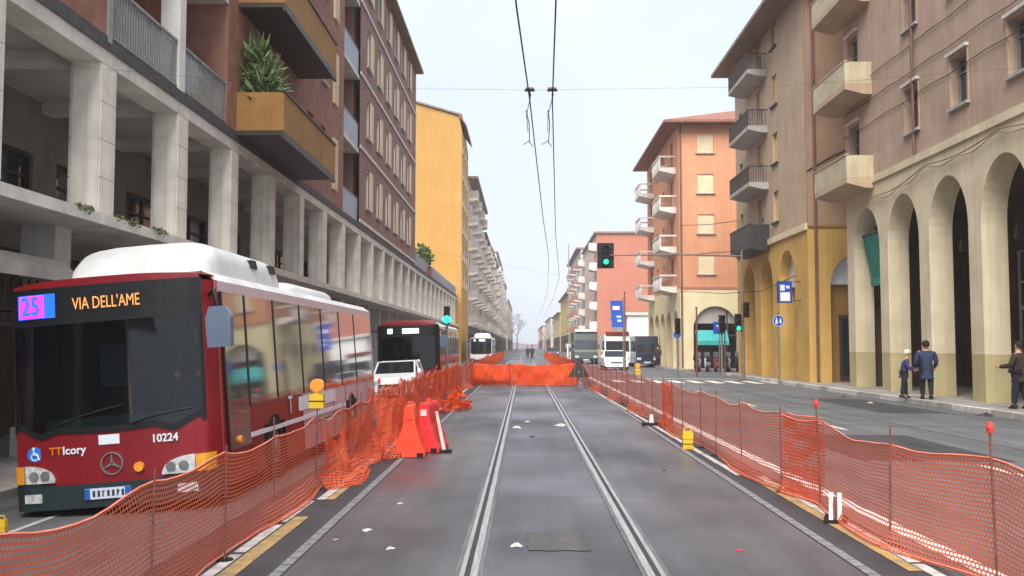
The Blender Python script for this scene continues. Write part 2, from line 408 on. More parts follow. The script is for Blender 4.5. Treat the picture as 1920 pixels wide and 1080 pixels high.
def tag(o, label=None, cat=None, group=None, kind=None):
    if label: o['label'] = label
    if cat: o['category'] = cat
    if group: o['group'] = group
    if kind: o['kind'] = kind
    return o
def thing(name, label, cat, loc=(0, 0, 0), rz=0, group=None, M=None):
    o = bpy.data.objects.new(name, None); C.objects.link(o); o.empty_display_size = .2
    M = M if M is not None else Matrix.Translation(loc) @ Matrix.Rotation(rz, 4, 'Z')
    o.matrix_basis = M; W[o] = M
    return tag(o, label, cat, group)
def struct(name, mb, m):
    return tag(mb.build(name, m), kind='structure')
def dup(o, M, label=None, parent=None):
    """copy a thing with its parts and sub-parts"""
    c = o.copy(); C.objects.link(c)
    if parent is None: c.matrix_basis = M; W[c] = M
    else: c.parent = parent; W[c] = W[parent] @ c.matrix_basis
    if label: c['label'] = label
    for ch in list(o.children): dup(ch, None, None, c)
    return c
def text_mesh(s, size, m, ext=.004, bold=0.0):
    cu = bpy.data.curves.new('txt', 'FONT'); cu.body = s; cu.size = size; cu.extrude = ext; cu.align_x = 'CENTER'; cu.align_y = 'CENTER'; cu.offset = bold
    cu.resolution_u = 3
    ob = bpy.data.objects.new('txt', cu); C.objects.link(ob)
    dg = bpy.context.evaluated_depsgraph_get(); me = bpy.data.meshes.new_from_object(ob.evaluated_get(dg))
    bpy.data.objects.remove(ob); bpy.data.curves.remove(cu)
    me.materials.clear(); me.materials.append(MATS[m]); return me
UPRIGHT = Matrix.Rotation(R(90), 4, 'X')           # text facing -y
def T(x, y, z): return Matrix.Translation((x, y, z))
# frames: local x along the wall, local y INTO the wall, local z up
def frame(o, face):
    u, n = {'east': ((0, 1, 0), (-1, 0, 0)), 'west': ((0, -1, 0), (1, 0, 0)), 'south': ((1, 0, 0), (0, 1, 0))}[face]
    return Matrix(((u[0], n[0], 0, o[0]), (u[1], n[1], 0, o[1]), (0, 0, 1, o[2]), (0, 0, 0, 1)))
def holes_wall(mb, x0, x1, z0, z1, holes, y=0, depth=.25, m=None, mr=None):
    xs = sorted({x0, x1, *[h[0] for h in holes], *[h[1] for h in holes]}); zs = sorted({z0, z1, *[h[2] for h in holes], *[h[3] for h in holes]})
    xs = [x for x in xs if x0 <= x <= x1]; zs = [z for z in zs if z0 <= z <= z1]
    for a, b in zip(xs, xs[1:]):
        for c, d in zip(zs, zs[1:]):
            cx, cz = (a + b) / 2, (c + d) / 2
            if any(h[0] < cx < h[1] and h[2] < cz < h[3] for h in holes): continue
            mb.poly([(a, y, c), (b, y, c), (b, y, d), (a, y, d)], m)
    for a, b, c, d in holes:
        e = y + depth; k = mr or m
        mb.poly([(a, y, c), (a, e, c), (a, e, d), (a, y, d)], k); mb.poly([(b, y, c), (b, y, d), (b, e, d), (b, e, c)], k)
        mb.poly([(a, y, d), (a, e, d), (b, e, d), (b, y, d)], k); mb.poly([(a, y, c), (b, y, c), (b, e, c), (a, e, c)], k)
def arch_wall(mb, x0, x1, zt, t, ops, z0=0, y=0, n=14, m=None):
    """wall with arched openings (xa, xb, spring, rise); t = thickness; also faces the inside"""
    ops = sorted(ops); cur = x0
    def fr(pts):
        mb.poly([(p[0], y, p[1]) for p in pts], m); mb.poly([(p[0], y + t, p[1]) for p in pts][::-1], m)
    for xa, xb, zs, rise in ops:
        fr([(cur, z0), (xa, z0), (xa, zt), (cur, zt)])
        cx, r = (xa + xb) / 2, (xb - xa) / 2
        pts = [(cx - r * math.cos(PI * i / n), zs + rise * math.sin(PI * i / n)) for i in range(n + 1)]
        for p, q in zip(pts, pts[1:]):
            fr([p, q, (q[0], zt), (p[0], zt)])
            mb.poly([(p[0], y, p[1]), (p[0], y + t, p[1]), (q[0], y + t, q[1]), (q[0], y, q[1])], m)
        mb.poly([(xa, y, z0), (xa, y + t, z0), (xa, y + t, zs), (xa, y, zs)], m); mb.poly([(xb, y, z0), (xb, y, zs), (xb, y + t, zs), (xb, y + t, z0)], m)
        cur = xb
    fr([(cur, z0), (x1, z0), (x1, zt), (cur, zt)])
    mb.poly([(x0, y, z0), (x0, y, zt), (x0, y + t, zt), (x0, y + t, z0)], m); mb.poly([(x1, y, z0), (x1, y + t, z0), (x1, y + t, zt), (x1, y, zt)], m)
WM = {}
def window(F, parent, x, z, w, h, style='dark', fm='frame_white', sill='kerbstone', shutter=None, y=.18, detail=True):
    """window part (frame) > pane, sill, shutter; x = left, z = bottom, in the wall's frame F"""
    k = (round(w, 2), round(h, 2), style, fm, sill, shutter, detail)
    if k not in WM:
        f = MB(); e = .07
        f.box(0, e, 0, .06, 0, h).box(w - e, w, 0, .06, 0, h).box(e, w - e, 0, .06, 0, e).box(e, w - e, 0, .06, h - e, h)
        if detail: f.box(w / 2 - .035, w / 2 + .035, .004, .05, e, h - e).box(e, w / 2 - .035, .004, .05, h * .68, h * .68 + .05).box(w / 2 + .035, w - e, .004, .05, h * .68, h * .68 + .05)
        g = MB(); g.poly([(e * .5, .055, e * .5), (w - e * .5, .055, e * .5), (w - e * .5, .055, h - e * .5), (e * .5, .055, h - e * .5)])
        sm = shm = None
        if sill: sm = MB().box(-.12, w + .12, -y - .12, .02, -.09, -.004).mesh('sill', sill)
        if shutter:
            s = MB()
            if style == 'closed':
                nn = max(6, int(h / .11))
                for i in range(nn): s.box(.03, w - .03, -.03, -.006, h * i / nn + .008, h * (i + 1) / nn - .008)
                s.box(.02, w - .02, -.006, -.002, .02, h - .02)
            elif style == 'half':
                nn = max(4, int(h * .45 / .11))
                for i in range(nn): s.box(.03, w - .03, -.03, -.006, h - h * .45 * (i + 1) / nn + .008, h - h * .45 * i / nn - .008)
            else:                                   # leaf folded back against the wall
                s.box(w + .01, w + .01 + w * .95, -y - .05, -y - .015, .0, h)
                for i in range(9): s.box(w + .07, w + w * .9, -y - .062, -y - .051, h * (i + .25) / 9, h * (i + .75) / 9)
            shm = s.mesh('shutter', shutter)
        WM[k] = (f.mesh('window', fm), g.mesh('pane', 'glass_dark'), sm, shm)
    fm_, gm, sm, shm = WM[k]
    o = put('window', fm_, parent, F @ T(x, y, z))
    put('pane', gm, o)
    if sm: put('sill', sm, o)
    if shm: put('shutter', shm, o)
    return o
def balcony(F, parent, x0, x1, z, proj, h=1.0, style='solid', m='concrete', slab='concrete', th=.3, taper=True):
    s = MB()
    if taper: s.prism([(-proj, z + .12), (-proj, z - th * .35), (-.3, z - th), (0, z - th), (0, z + .12)], 'x', x0, x1)
    else: s.box(x0, x1, -proj, 0, z - th, z + .12)
    b = s.build('balcony', slab, parent, F)
    r = MB(); zb = z + .124; e = .07
    if style == 'solid':
        r.box(x0, x1, -proj, -proj + e, zb, z + h).box(x0, x0 + e, -proj + e, 0, zb, z + h).box(x1 - e, x1, -proj + e, 0, zb, z + h)
        r.build('parapet', m, b, F)
        MB().box(x0 - .03, x1 + .03, -proj - .03, -proj + e + .03, z + h, z + h + .06).build('coping', slab, b, F)
    elif style == 'bars':
        zt = z + h
        r.box(x0, x1, -proj, -proj + .05, zt - .05, zt).box(x0, x0 + .05, -proj + .05, 0, zt - .05, zt).box(x1 - .05, x1, -proj + .05, 0, zt - .05, zt)
        n = max(3, int((x1 - x0) / .13))
        for i in range(n + 1):
            x = x0 + .02 + (x1 - x0 - .04) * i / n; r.box(x - .014, x + .014, -proj + .01, -proj + .04, zb, zt - .05)
        n = max(2, int(proj / .13))
        for i in range(1, n):
            y = -proj + proj * i / n
            for x in (x0 + .025, x1 - .025): r.box(x - .014, x + .014, y - .014, y + .014, zb, zt - .05)
        r.build('railing', m, b, F)
    elif style == 'baluster':
        zt = z + h
        r.box(x0, x1, -proj - .02, -proj + .14, zt - .12, zt).box(x0, x0 + .14, -proj + .14, 0, zt - .12, zt).box(x1 - .14, x1, -proj + .14, 0, zt - .12, zt)
        n = max(3, int((x1 - x0) / .26))
        for i in range(n + 1):
            x = x0 + .07 + (x1 - x0 - .14) * i / n; r.tube([(x, -proj + .06, zb), (x, -proj + .06, zb + .3), (x, -proj + .06, zt - .12)], [.045, .075, .04], 6)
        r.build('balustrade', m, b, F)
    return b

# ---------------------------------------------------------------- ground, track bed, pavements, markings
PROF = [(-400, -.3), (-7.2, -.3), (-3.12, -.10), (-2.96, -.004), (3.3, -.004), (12.4, -.08), (400, -.08)]
def road_z(x):
    for (a, za), (b, zb) in zip(PROF, PROF[1:]):
        if a <= x <= b: return za + (zb - za) * (x - a) / (b - a)
g = MB(); ys = [-40, 0, 10, 20, 40, 80, 160, 320, 700, 1600]
for (a, za), (b, zb) in zip(PROF, PROF[1:]):
    for c, d in zip(ys, ys[1:]): g.poly([(a, c, za), (b, c, zb), (b, d, zb), (a, d, za)])
struct('road', g, 'asphalt')
def strip(mb, x0, x1, y0, y1, dz=.005, m=None, n=1):
    for i in range(n):
        a, b = y0 + (y1 - y0) * i / n, y0 + (y1 - y0) * (i + 1) / n
        mb.poly([(x0, a, road_z(x0) + dz), (x1, a, road_z(x1) + dz), (x1, b, road_z(x1) + dz), (x0, b, road_z(x0) + dz)], m)
b = MB(); strip(b, -1.84, 2.6, -5, 260, .006); struct('track_bed', b, 'track_asphalt')
b = MB(); strip(b, -2.94, -1.96, -5, 120, .006); strip(b, 2.72, 3.28, -5, 120, .006); struct('track_verge', b, 'dark_asphalt')
b = MB()
for x in (-1.96, 2.6):
    for i in range(int(60 / .25)):
        y = 3 + i * .25; strip(b, x + .015, x + .105, y, y + .235, .012)
struct('drain_channel', b, 'drain')
b = MB(); strip(b, -1.96, -1.84, -5, 120, .006); strip(b, 2.6, 2.72, -5, 120, .006); struct('drain_bed', b, 'groove')
b = MB(); b.grid(lambda u, v: (.03 + .54 * u + .012 * math.sin(19 * v), 8.3 + .8 * v + .02 * math.sin(13 * u), .0085), 8, 8); struct('road_patch', b, 'patch_asphalt')
b = MB(); rs_ = random.Random(2)
def seam(p0, p1, w, n=24):
    for i in range(n):
        a, c = i / n, (i + 1) / n
        q0 = (p0[0] + (p1[0] - p0[0]) * a + .02 * math.sin(i * 1.7), p0[1] + (p1[1] - p0[1]) * a + .02 * math.sin(i * 2.3)); q1 = (p0[0] + (p1[0] - p0[0]) * c + .02 * math.sin((i + 1) * 1.7), p0[1] + (p1[1] - p0[1]) * c + .02 * math.sin((i + 1) * 2.3))
        L_ = math.dist(q0, q1); nx, ny = -(q1[1] - q0[1]) / L_ * w / 2, (q1[0] - q0[0]) / L_ * w / 2
        b.poly([(x, y, road_z(x) + .0095) for x, y in ((q0[0] - nx, q0[1] - ny), (q1[0] - nx, q1[1] - ny), (q1[0] + nx, q1[1] + ny), (q0[0] + nx, q0[1] + ny))])
seam((-1.8, 18), (2.5, 18.1), .012, 40); seam((-1.8, 11.2), (2.5, 11.25), .007, 40); seam((-1.8, 26), (2.5, 26.1), .02, 40)
seam((8.6, 9), (8.4, 46), .03, 120); seam((4.3, 22), (11.9, 21.4), .035, 60); seam((5.0, 34), (12, 33.6), .035, 60)
struct('tar_seam', b, 'groove')
b = MB(); strip(b, 5.2, 7.6, 15.0, 19.4, .003); strip(b, 9.6, 11.4, 26, 33, .003); strip(b, -5.6, -3.6, 4.5, 7.6, .003); struct('road_patch', b, 'dark_asphalt')
# painted lines
b = MB()
strip(b, 3.50, 3.68, 3, 60); strip(b, -2.74, -2.56, 3, 20); strip(b, -2.72, -2.60, 22, 60); struct('edge_line', b, 'white_paint')
b = MB()
random.seed(3)
for i in range(40):
    y = 4 + i * 1.3; strip(b, *((3.10, 3.20) if y < 12 else (2.86 - (y - 12) * .008, 2.95 - (y - 12) * .008)), y, y + 1.3 * random.uniform(.93, 1.0), .011)
for i in range(26):
    y = 4 + i * 1.4; strip(b, *((-2.46, -2.36) if y < 10 else (-2.36, -2.26)), y, y + 1.4 * random.uniform(.85, 1.0), .011)
struct('worn_line', b, 'worn_white')
b = MB(); strip(b, 2.98, 3.09, 7.6, 12.4, .011); strip(b, 3.0, 3.08, 5.3, 7.2, .011); strip(b, -2.34, -2.2, 6.6, 9.9, .011); strip(b, -2.25, -2.16, 11, 12, .011); struct('yellow_line', b, 'yellow_paint')
b = MB()
for y in (4.5, 12.6, 20.5, 28.5, 36.5): strip(b, 6.75, 6.87, y, y + 2.0)
strip(b, -5.45, -5.36, 4, 11.2, .005); struct('lane_line', b, 'worn_white')
b = MB()
for i in range(9):
    x = 4.4 + i * .95; strip(b, x, x + .5, 46.2, 49.6)
for i in range(16):
    y = 24 + i * 1.15
strip(b, 4.0, 11.6, 52.2, 52.6); struct('crosswalk', b, 'white_paint')
# pavements with kerbs
b = MB(); b.box(-14, -6.98, -10, 700, -.7, -.15); struct('pavement', b, 'pavement')
b = MB(); b.box(-6.98, -6.80, -10, 700, -.7, -.147); struct('kerb', b, 'kerbstone')
b = MB(); b.box(12.42, 26, -10, 60, -.5, .07); b.box(11.0, 26, 68.5, 700, -.5, .07); struct('pavement', b, 'pavement')
b = MB(); random.seed(5)
for i in range(50):
    y = 4 + i * 1.13
    if y < 59: b.box(12.22, 12.42, y, y + 1.11 - random.choice((0, 0, .02)), -.5, .073 + random.uniform(-.004, .004), random.choice(('white_paint', 'kerbstone', 'white_paint')))
b.box(10.82, 11.0, 68.5, 700, -.5, .073, 'kerbstone'); struct('kerb', b, 'kerbstone')

# rails: side band, groove, running head
for x, lab in ((-.433, 'left grooved steel tram rail set in the asphalt'), (1.01, 'right grooved steel tram rail set in the asphalt')):
    b = MB(); s = 1 if x > 0 else -1
    def rs(a, c, z, m):
        a, c = sorted((x + s * a, x + s * c)); b.box(a, c, -3, 230, -.02, z, m)
    rs(-.115, -.075, .012, 'rail_side'); rs(-.075, -.02, .016, 'rail_steel'); rs(-.02, .025, .009, 'groove'); rs(.025, .06, .015, 'rail_steel'); rs(.06, .10, .011, 'rail_side')
    tag(b.build('tram_rail'), lab, 'rail', 'tram rails')

# ---------------------------------------------------------------- left: long brick building on a colonnade
FL = frame((-7.4, 0, -.15), 'east')
lb = thing('colonnade_building', 'long brick apartment block with stone colonnade and ochre balconies behind the red bus', 'building', M=FL)
dz = .15
SP = 3.73; COLS = [5.60 + SP * i for i in range(27)]
zS, zB = 4.05 + dz, 6.72 + dz                       # top of ledge, underside of the beam
MB().box(-6, 106, -.16, 6.0, zS - .22, zS - .03).build('ledge', 'concrete', lb, FL)
cm = MB()
for i in range(4):
    h = (zB - zS + .03) / 4; cm.box(-.30, .30, 0, .56, i * h - .03, (i + 1) * h - .045, t=.0)
cm.box(-.28, .28, .02, .54, -.03, zB - zS)
cm.box(-.335, -.302, .02, .5, -.03, zB - zS).box(.302, .335, .02, .5, -.03, zB - zS)
cm = cm.mesh('column', 'stone')
pm = MB().box(-.3, .3, 0, .6, 0, zS - .22).box(-.36, .36, -.05, .65, 0, .5).mesh('pillar', 'stone_grey')
for x in COLS:
    put('column', cm, lb, FL @ T(x, 0, zS)); put('pillar', pm, lb, FL @ T(x, .75, 0))
b = MB().box(-6, 106, .0, .56, zB, zB + .26)
for x in COLS: b.box(x - .22, x + .22, .56, 3.0, zB + .03, zB + .26)
b.build('beam', 'concrete', lb, FL)
MB().box(-6, 106, .56, 3.0, zB + .26, zB + .5).build('loggia_ceiling', 'ceiling', lb, FL)
MB().box(-6, 106, -.03, .56, zB + .26, zB + .50).build('cornice', 'dark_band', lb, FL)
b = MB(); holes_wall(b, -6, 106, zS - .03, zB + .26, [(x + .5, x + SP - .5, zS + .1, zS + 1.75) for x in COLS], 3.0, .15); b.build('loggia_wall', 'loggia_grey', lb, FL)
for x in COLS[:14]:
    window(FL @ T(0, 3.0, 0), lb, x + .5, zS + .1, SP - 1, 1.65, fm='frame_dark', sill=None, y=.08)
b = MB(); holes_wall(b, -6, 106, 0, zS - .2, [(x + .55, x + SP - .55, .15, 3.2) for x in COLS], 3.6, .2); b.build('shop_wall', 'shop_brown', lb, FL)
for x in COLS[:12]:
    f = MB(); w = SP - 1.1; f.box(0, .08, 0, .06, 0, 3.05).box(w - .08, w, 0, .06, 0, 3.05).box(w / 2 - .04, w / 2 + .04, 0, .06, 0, 3.05).box(.08, w - .08, .0, .06, 2.3, 2.4)
    o = f.build('shop_window', 'frame_dark', lb, FL @ T(x + .55, 3.72, .15))
    MB().box(0.02, w - .02, .065, .1, .02, 3.03).build('pane', 'glass_dark', o)
zU = zB + .5; FH = 3.35
# near brick wall and the recessed balconies
b = MB(); b.box(-6, 16.75, 0, .4, zU, 22); b.build('brick_wall', 'brick', lb, FL)
b = MB()
for k in range(5):
    z = zU + FH * k
    if k: b.box(16.75, 23.5, .0, 1.7, z - .28, z)
b.build('balcony_floor', 'concrete', lb, FL)
MB().box(16.75, 23.5, 1.7, 1.9, zU, 22).build('recess_wall', 'plaster_grey', lb, FL)
MB().box(21.6, 23.5, 1.35, 1.7, zU, 22).build('brick_pier', 'brick', lb, FL)
MB().box(20.15, 20.5, -.02, .4, zU - .1, 22).build('mullion_post', 'frame_white', lb, FL)
MB().box(16.62, 16.78, -.04, .2, zU - .1, 22).build('edge_post', 'rail_grey', lb, FL)
for k in range(3):
    for a, c in ((16.82, 20.13), (20.53, 23.48)):
        z = zU + FH * k; r = MB(); n = int((c - a) / .12)
        r.box(a, c, .02, .07, z + 1.02, z + 1.08).box(a, c, .02, .07, z + .06, z + .1)
        for i in range(n + 1): x = a + .01 + (c - a - .03) * i / n; r.box(x, x + .018, .035, .055, z + .1, z + 1.02)
        o = r.build('railing', 'rail_grey', lb, FL)
        MB().box(a + .03, c - .03, .085, .1, z + .08, z + 1.0).build('glass_panel', 'glass_rail', o, FL)
    window(FL @ T(0, 1.6, 0), lb, 17.4, zU + FH * k + .05, 2.2, 2.4, fm='frame_white', sill=None, y=.02)
# brick wall with projecting ochre balconies
H = []
for k in range(4):
    z = zU + FH * k
    H += [(25.2, 27.3, z + .1, z + 2.5), (28.4, 29.6, z + .1, z + 2.5), (32.3, 33.2, z + .9, z + 2.6), (34.5, 35.3, z + .9, z + 2.6)]
b = MB(); holes_wall(b, 23.5, 38.8, zU, 22, H, 0, .25); b.box(23.5, 23.504, .004, 1.7, zU, 22); b.build('brick_wall', 'brick', lb, FL)
for i, h in enumerate(H):
    window(FL, lb, h[0], h[2], h[1] - h[0], h[3] - h[2], sill=None if i % 4 < 2 else 'kerbstone')
for k in range(4):
    s = MB().box(36.5, 37.3, -.08, -.002, zU + FH * k + .55, zU + FH * k + 2.55)
    for i in range(16): s.box(36.55, 37.25, -.1, -.081, zU + FH * k + .6 + i * .12, zU + FH * k + .68 + i * .12)
    s.build('shutter', 'shutter_cream', lb, FL)
for k in range(4):
    z = zU + .05 + FH * k
    s = MB(); s.box(24.3, 31.0, -1.22, -.002, z - .12, z); s.box(24.3, 31.0, -1.24, -1.16, z - .22, z - .12, 'frame_dark')
    o = s.build('balcony', 'soffit', lb, FL)
    r = MB(); r.box(24.3, 31, -1.22, -1.17, z + .004, z + 1.0).box(24.3, 24.35, -1.17, -.002, z + .004, z + 1.0).box(30.95, 31, -1.17, -.002, z + .004, z + 1.0)
    for x in (26.5, 28.8): r.box(x, x + .02, -1.228, -1.221, z + .01, z + .99)
    r.build('parapet', 'ochre', o, FL)
    MB().box(24.27, 31.03, -1.26, -1.14, z + 1.002, z + 1.05).build('handrail', 'frame_dark', o, FL)
# recess with blue-grey parapets
MB().box(38.8, 42.6, 1.5, 1.7, zU, 22).box(38.8, 38.81, .3, 1.5, zU, 22).box(42.59, 42.6, .3, 1.5, zU, 22).build('recess_wall', 'brick_b', lb, FL)
for k in range(4):
    z = zU + FH * k
    o = MB().box(38.8, 42.6, .03, 1.5, z - .2, z).build('balcony', 'concrete', lb, FL)
    MB().box(38.85, 42.55, .06, .12, z + .004, z + 1.05).build('parapet', 'blue_panel', o, FL)
    MB().box(38.8, 42.6, .04, .15, z + 1.054, z + 1.1).build('handrail', 'rail_grey', o, FL)
# far brick wing with white bands
H = []
for k in range(4):
    for i in range(6): x = 44.4 + 3.15 * i; z = zU + FH * k; H.append((x, x + .95, z + .95, z + 2.8))
b = MB(); holes_wall(b, 42.6, 64.5, zU, zU + 3.36 * 4 - .3, H, 0, .12); b.box(42.6, 64.5, .3, 12, zU, zU + 13.1); b.build('brick_wall', 'brick_b', lb, FL)
for x0, x1, z0, z1 in H: window(FL, lb, x0, z0, x1 - x0, z1 - z0, 'leaf', shutter='shutter_cream', detail=False, y=.05)
for k in range(4):
    MB().box(42.6, 64.55, -.07, -.002, zU + FH * k + .06, zU + FH * k + .20).build('string_course', 'concrete', lb, FL)
b = MB(); b.box(42.5, 64.9, -.5, 12, zU + 13.14, zU + 13.3); b.box(42.5, 53, .6, 12, zU + 13.3, 23.2); b.build('roof', 'eave', lb, FL)
MB().box(64.5, 64.9, .02, 12, zU, zU + 13.12).build('end_wall', 'brick', lb, FL)
MB().box(-6, 42.6, .02, 12, 22.02, 22.3).build('roof', 'eave', lb, FL)
# low terrace beyond
MB().box(64.9, 105, .02, 9, zU - .02, zU + .04).build('terrace', 'concrete', lb, FL)
o = MB().box(66, 104, .10, .16, zU + .04, zU + .9).build('terrace_parapet', 'blue_panel', lb, FL)
b = MB()
for i in range(20): b.box(66 + 2 * i, 66.06 + 2 * i, .04, .1, zU + .04, zU + 1.0)
b.build('railing', 'rail_grey', o, FL)

a = thing('shop_awning', 'low pale fascia with dark bars under the portico left of the red bus', 'awning', (-8.25, 14.6, 2.6))
MB().prism([(-.35, .35), (.35, .25), (.38, .45), (.2, .62), (-.35, .66)], 'y', -2.2, 2.0).build('fascia', 'concrete', a)
b = MB()
for i in range(16): b.box(.1, .14, -2.1 + i * .26, -2.06 + i * .26, -.5, .24)
b.box(.09, .15, -2.2, 2.0, -.54, -.5); b.build('grille', 'frame_dark', a)
# ---------------------------------------------------------------- foliage helper
def leaves(mb, c, rad, n, size, mats, up=.4, seed=1):
    rnd = random.Random(seed); c = Vector(c)
    for i in range(n):
        while True:
            p = Vector((rnd.uniform(-1, 1), rnd.uniform(-1, 1), rnd.uniform(-1, 1)))
            if p.length < 1: break
        p = c + Vector((p.x * rad[0], p.y * rad[1], p.z * rad[2]))
        d = Vector((rnd.gauss(0, 1), rnd.gauss(0, 1), rnd.gauss(up, 1))).normalized(); a = d.cross(Vector((rnd.gauss(0, 1), rnd.gauss(0, 1), rnd.gauss(0, 1)))).normalized()
        L = size * rnd.uniform(.6, 1.4); w = L * (rnd.uniform(.18, .35) if size < .2 or up < 1 else rnd.uniform(.05, .1))
        mb.poly([p, p + d * L * .5 + a * w, p + d * L, p + d * L * .5 - a * w], rnd.choice(mats))
def plant(name, label, cat, loc, rad, n, size, mats, pot=None, seed=1, group=None, up=.4):
    t = thing(name, label, cat, loc, 0, group)
    if pot: MB().box(-pot[0], pot[0], -pot[1], pot[1], 0, pot[2]).box(-pot[0] - .02, pot[0] + .02, -pot[1] - .02, pot[1] + .02, pot[2] - .05, pot[2] + .0).build('planter', 'pot', t)
    b = MB(); h = pot[2] if pot else 0
    leaves(b, (0, 0, h + rad[2] * .75), rad, n, size, mats, up, seed=seed); b.build('foliage', None, t)
    s = MB(); rnd = random.Random(seed)
    for i in range(7): s.tube([(rnd.uniform(-.5, .5) * rad[0], rnd.uniform(-.5, .5) * rad[1], h - .04), (rnd.uniform(-.8, .8) * rad[0], rnd.uniform(-.8, .8) * rad[1], h + rad[2] * 1.2)], [.014, .006], 4)
    s.build('stem', 'leaf', t)
    return t
zb = zU - .15 + .05
plant('balcony_plant', 'tall bushy green plant on the ochre balcony', 'plant', (-7.0, 24.85, zb), (.42, .38, 1.15), 900, .42, ('leaf', 'leaf_pale', 'leaf'), (.35, .25, .4), 3, up=1.1)
plant('balcony_plant', 'pale silvery shrub at the corner of the ochre balcony beside the tall plant', 'plant', (-6.62, 25.1, zb), (.3, .38, .85), 420, .34, ('leaf_pale', 'leaf_pale', 'leaf'), (.2, .25, .4), 8, up=1.0)
for i, (y, wd, lab) in enumerate(((12.6, .7, 'mossy weeds on the ledge edge left of the nearest column'), (15.6, .5, 'thick mossy weeds on the ledge edge just before the nearest column'), (17.4, .8, 'mossy weeds on the ledge edge below the nearest column'), (18.9, .6, 'mossy weeds on the ledge edge right of the nearest column'))):
    b = MB(); leaves(b, (-7.26, y, 4.0), (.07, wd * .8, .06), 110, .075, ('moss', 'leaf', 'moss'), seed=20 + i)
    tag(b.build('ledge_weeds'), lab, 'plant', 'weeds on the ledge')
plant('terrace_shrub', 'rounded green shrub on the low terrace before the gold wall', 'plant', (-7.9, 75, zU - .15 + .04), (.7, 1.6, 1.0), 420, .4, ('leaf', 'leaf'), (.5, 1.4, .5), 11)
for i, (y, lab) in enumerate(((27.5, 'small white garden chair nearer end of the ochre balcony'), (29.3, 'small white garden chair farther end of the ochre balcony'))):
    c = thing('garden_chair', lab, 'chair', (-6.75, y, zb), R(90), 'chairs on the balcony')
    MB().box(-.22, .22, -.22, .22, .40, .44).build('seat', 'frame_white', c)
    MB().box(-.22, .22, .19, .23, .44, 1.32).build('backrest', 'frame_white', c)
    for x in (-.19, .19):
        for y2 in (-.19, .19): MB().tube([(x, y2, 0), (x, y2, .40)], .02, 5).build('leg', 'frame_white', c)

# ---------------------------------------------------------------- far left: gold block and the row behind
def tall_block(name, label, side, X, y0, y1, zt, wall, nb, nf, f0=4.6, fh=3.1, balc=(), balm='concrete', style='solid', roof='eave', over=.6, shutter='shutter_brown', depth=12, south=None, ground='shop_brown', win=(1.1, 1.5), rel=True, wstyle='dark', pitch=0):
    east = side == 'left'
    F = frame((X, y0 if east else y1, -.1), 'east' if east else 'west'); L = y1 - y0
    t = thing(name, label, 'building', M=F)
    H = []; bay = L / nb
    for k in range(nf):
        for i in range(nb):
            z = f0 + fh * k
            if z + 2.4 > zt: continue
            x = bay * (i + .5)
            if i in balc: H.append((x - .6, x + .6, z + .12, z + 2.35, 1))
            else: H.append((x - win[0] / 2, x + win[0] / 2, z + .9, z + .9 + win[1], 0))
    b = MB(); holes_wall(b, 0, L, f0, zt, [h[:4] for h in H], 0, .2); b.build('wall', wall, t, F)
    b = MB()
    b.poly([(0, 0, 0), (0, depth, 0), (0, depth, zt), (0, 0, zt)]); b.poly([(L, 0, 0), (L, 0, zt), (L, depth, zt), (L, depth, 0)]); b.poly([(0, 0, zt), (L, 0, zt), (L, depth, zt), (0, depth, zt)])
    b.build('side_wall', south or wall, t, F)
    b = MB(); ga = [(bay * i + .35, bay * (i + 1) - .35, .2, 3.3) for i in range(nb)]
    holes_wall(b, 0, L, 0, f0, ga, 0, .4); b.build('ground_floor', ground, t, F)
    MB().box(.3, L - .3, .42, .5, .2, 3.4).build('shop_front', 'shop_dark', t, F)
    MB().box(0, L, -.06, -.002, f0 - .1, f0 + .08).build('string_course', 'concrete', t, F)
    for x0, x1, z0, z1, d in H:
        if d: window(F, t, x0, z0, x1 - x0, z1 - z0, 'half', sill=None, shutter=shutter, detail=False)
        else: window(F, t, x0, z0, x1 - x0, z1 - z0, random.choice(('half', 'closed', 'half')) if shutter else 'dark', shutter=shutter, detail=False)
    for k in range(nf):
        for i in balc:
            z = f0 + fh * k
            if z + 2.4 > zt: continue
            x = bay * (i + .5); balcony(F, t, x - min(1.7, bay * .46), x + min(1.7, bay * .46), z, 1.15, 1.0, style, balm)
    if roof:
        if pitch: MB().prism([(-over, zt), (-over, zt + .12), (depth / 2, zt + pitch), (depth, zt + .12), (depth, zt)], 'x', -over * .7, L + over * .7).build('roof', roof, t, F)
        else: MB().box(-.3, L + .3, -over, depth, zt + .004, zt + .3).build('roof', roof, t, F)
    return t, F
random.seed(11)
# gold block: blank gable wall facing the camera
FG = frame((-20.0, 105.2, -.15), 'south')
gb = thing('gold_building', 'tall golden yellow block with a blank windowless gable wall', 'building', M=FG)
gw = 13.1
MB().prism([(0, 0), (gw, 0), (gw, 25.6), (gw - .3, 27.3), (7.6, 28.9), (0, 26.4)], 'y', 0, 12).build('wall', 'gold_wall', gb, FG)
b = MB()
for i in range(24):
    a, c = 7.6 + (gw - 7.6) * i / 24, 7.6 + (gw - 7.6) * (i + 1) / 24; za = 28.92 - 1.6 * i / 24
    b.box(a + .01, c - .01, -.25, 12, za, za + .2)
b.prism([(gw - .35, 27.4), (gw + .5, 26.2), (gw + .5, 26.4), (gw - .35, 27.7)], 'y', -.25, 12); b.build('roof', 'eave', gb, FG)
FGE = frame((-20 + gw, 105.2, -.15), 'east')
for k in range(6):
    for i in range(3): window(FGE, gb, 1.5 + 3.6 * i, 8.4 + 3 * k, 1.1, 1.5, 'half', shutter='shutter_brown', y=-.05, detail=False)
tall_block('apartment_block', 'pale grey apartment block with stacked dark balconies beside the gold block', 'left', -6.9, 118, 150, 22.5, 'pale_wall', 7, 6, balc=(0, 2, 4, 6), balm='plaster_grey', over=1.2)
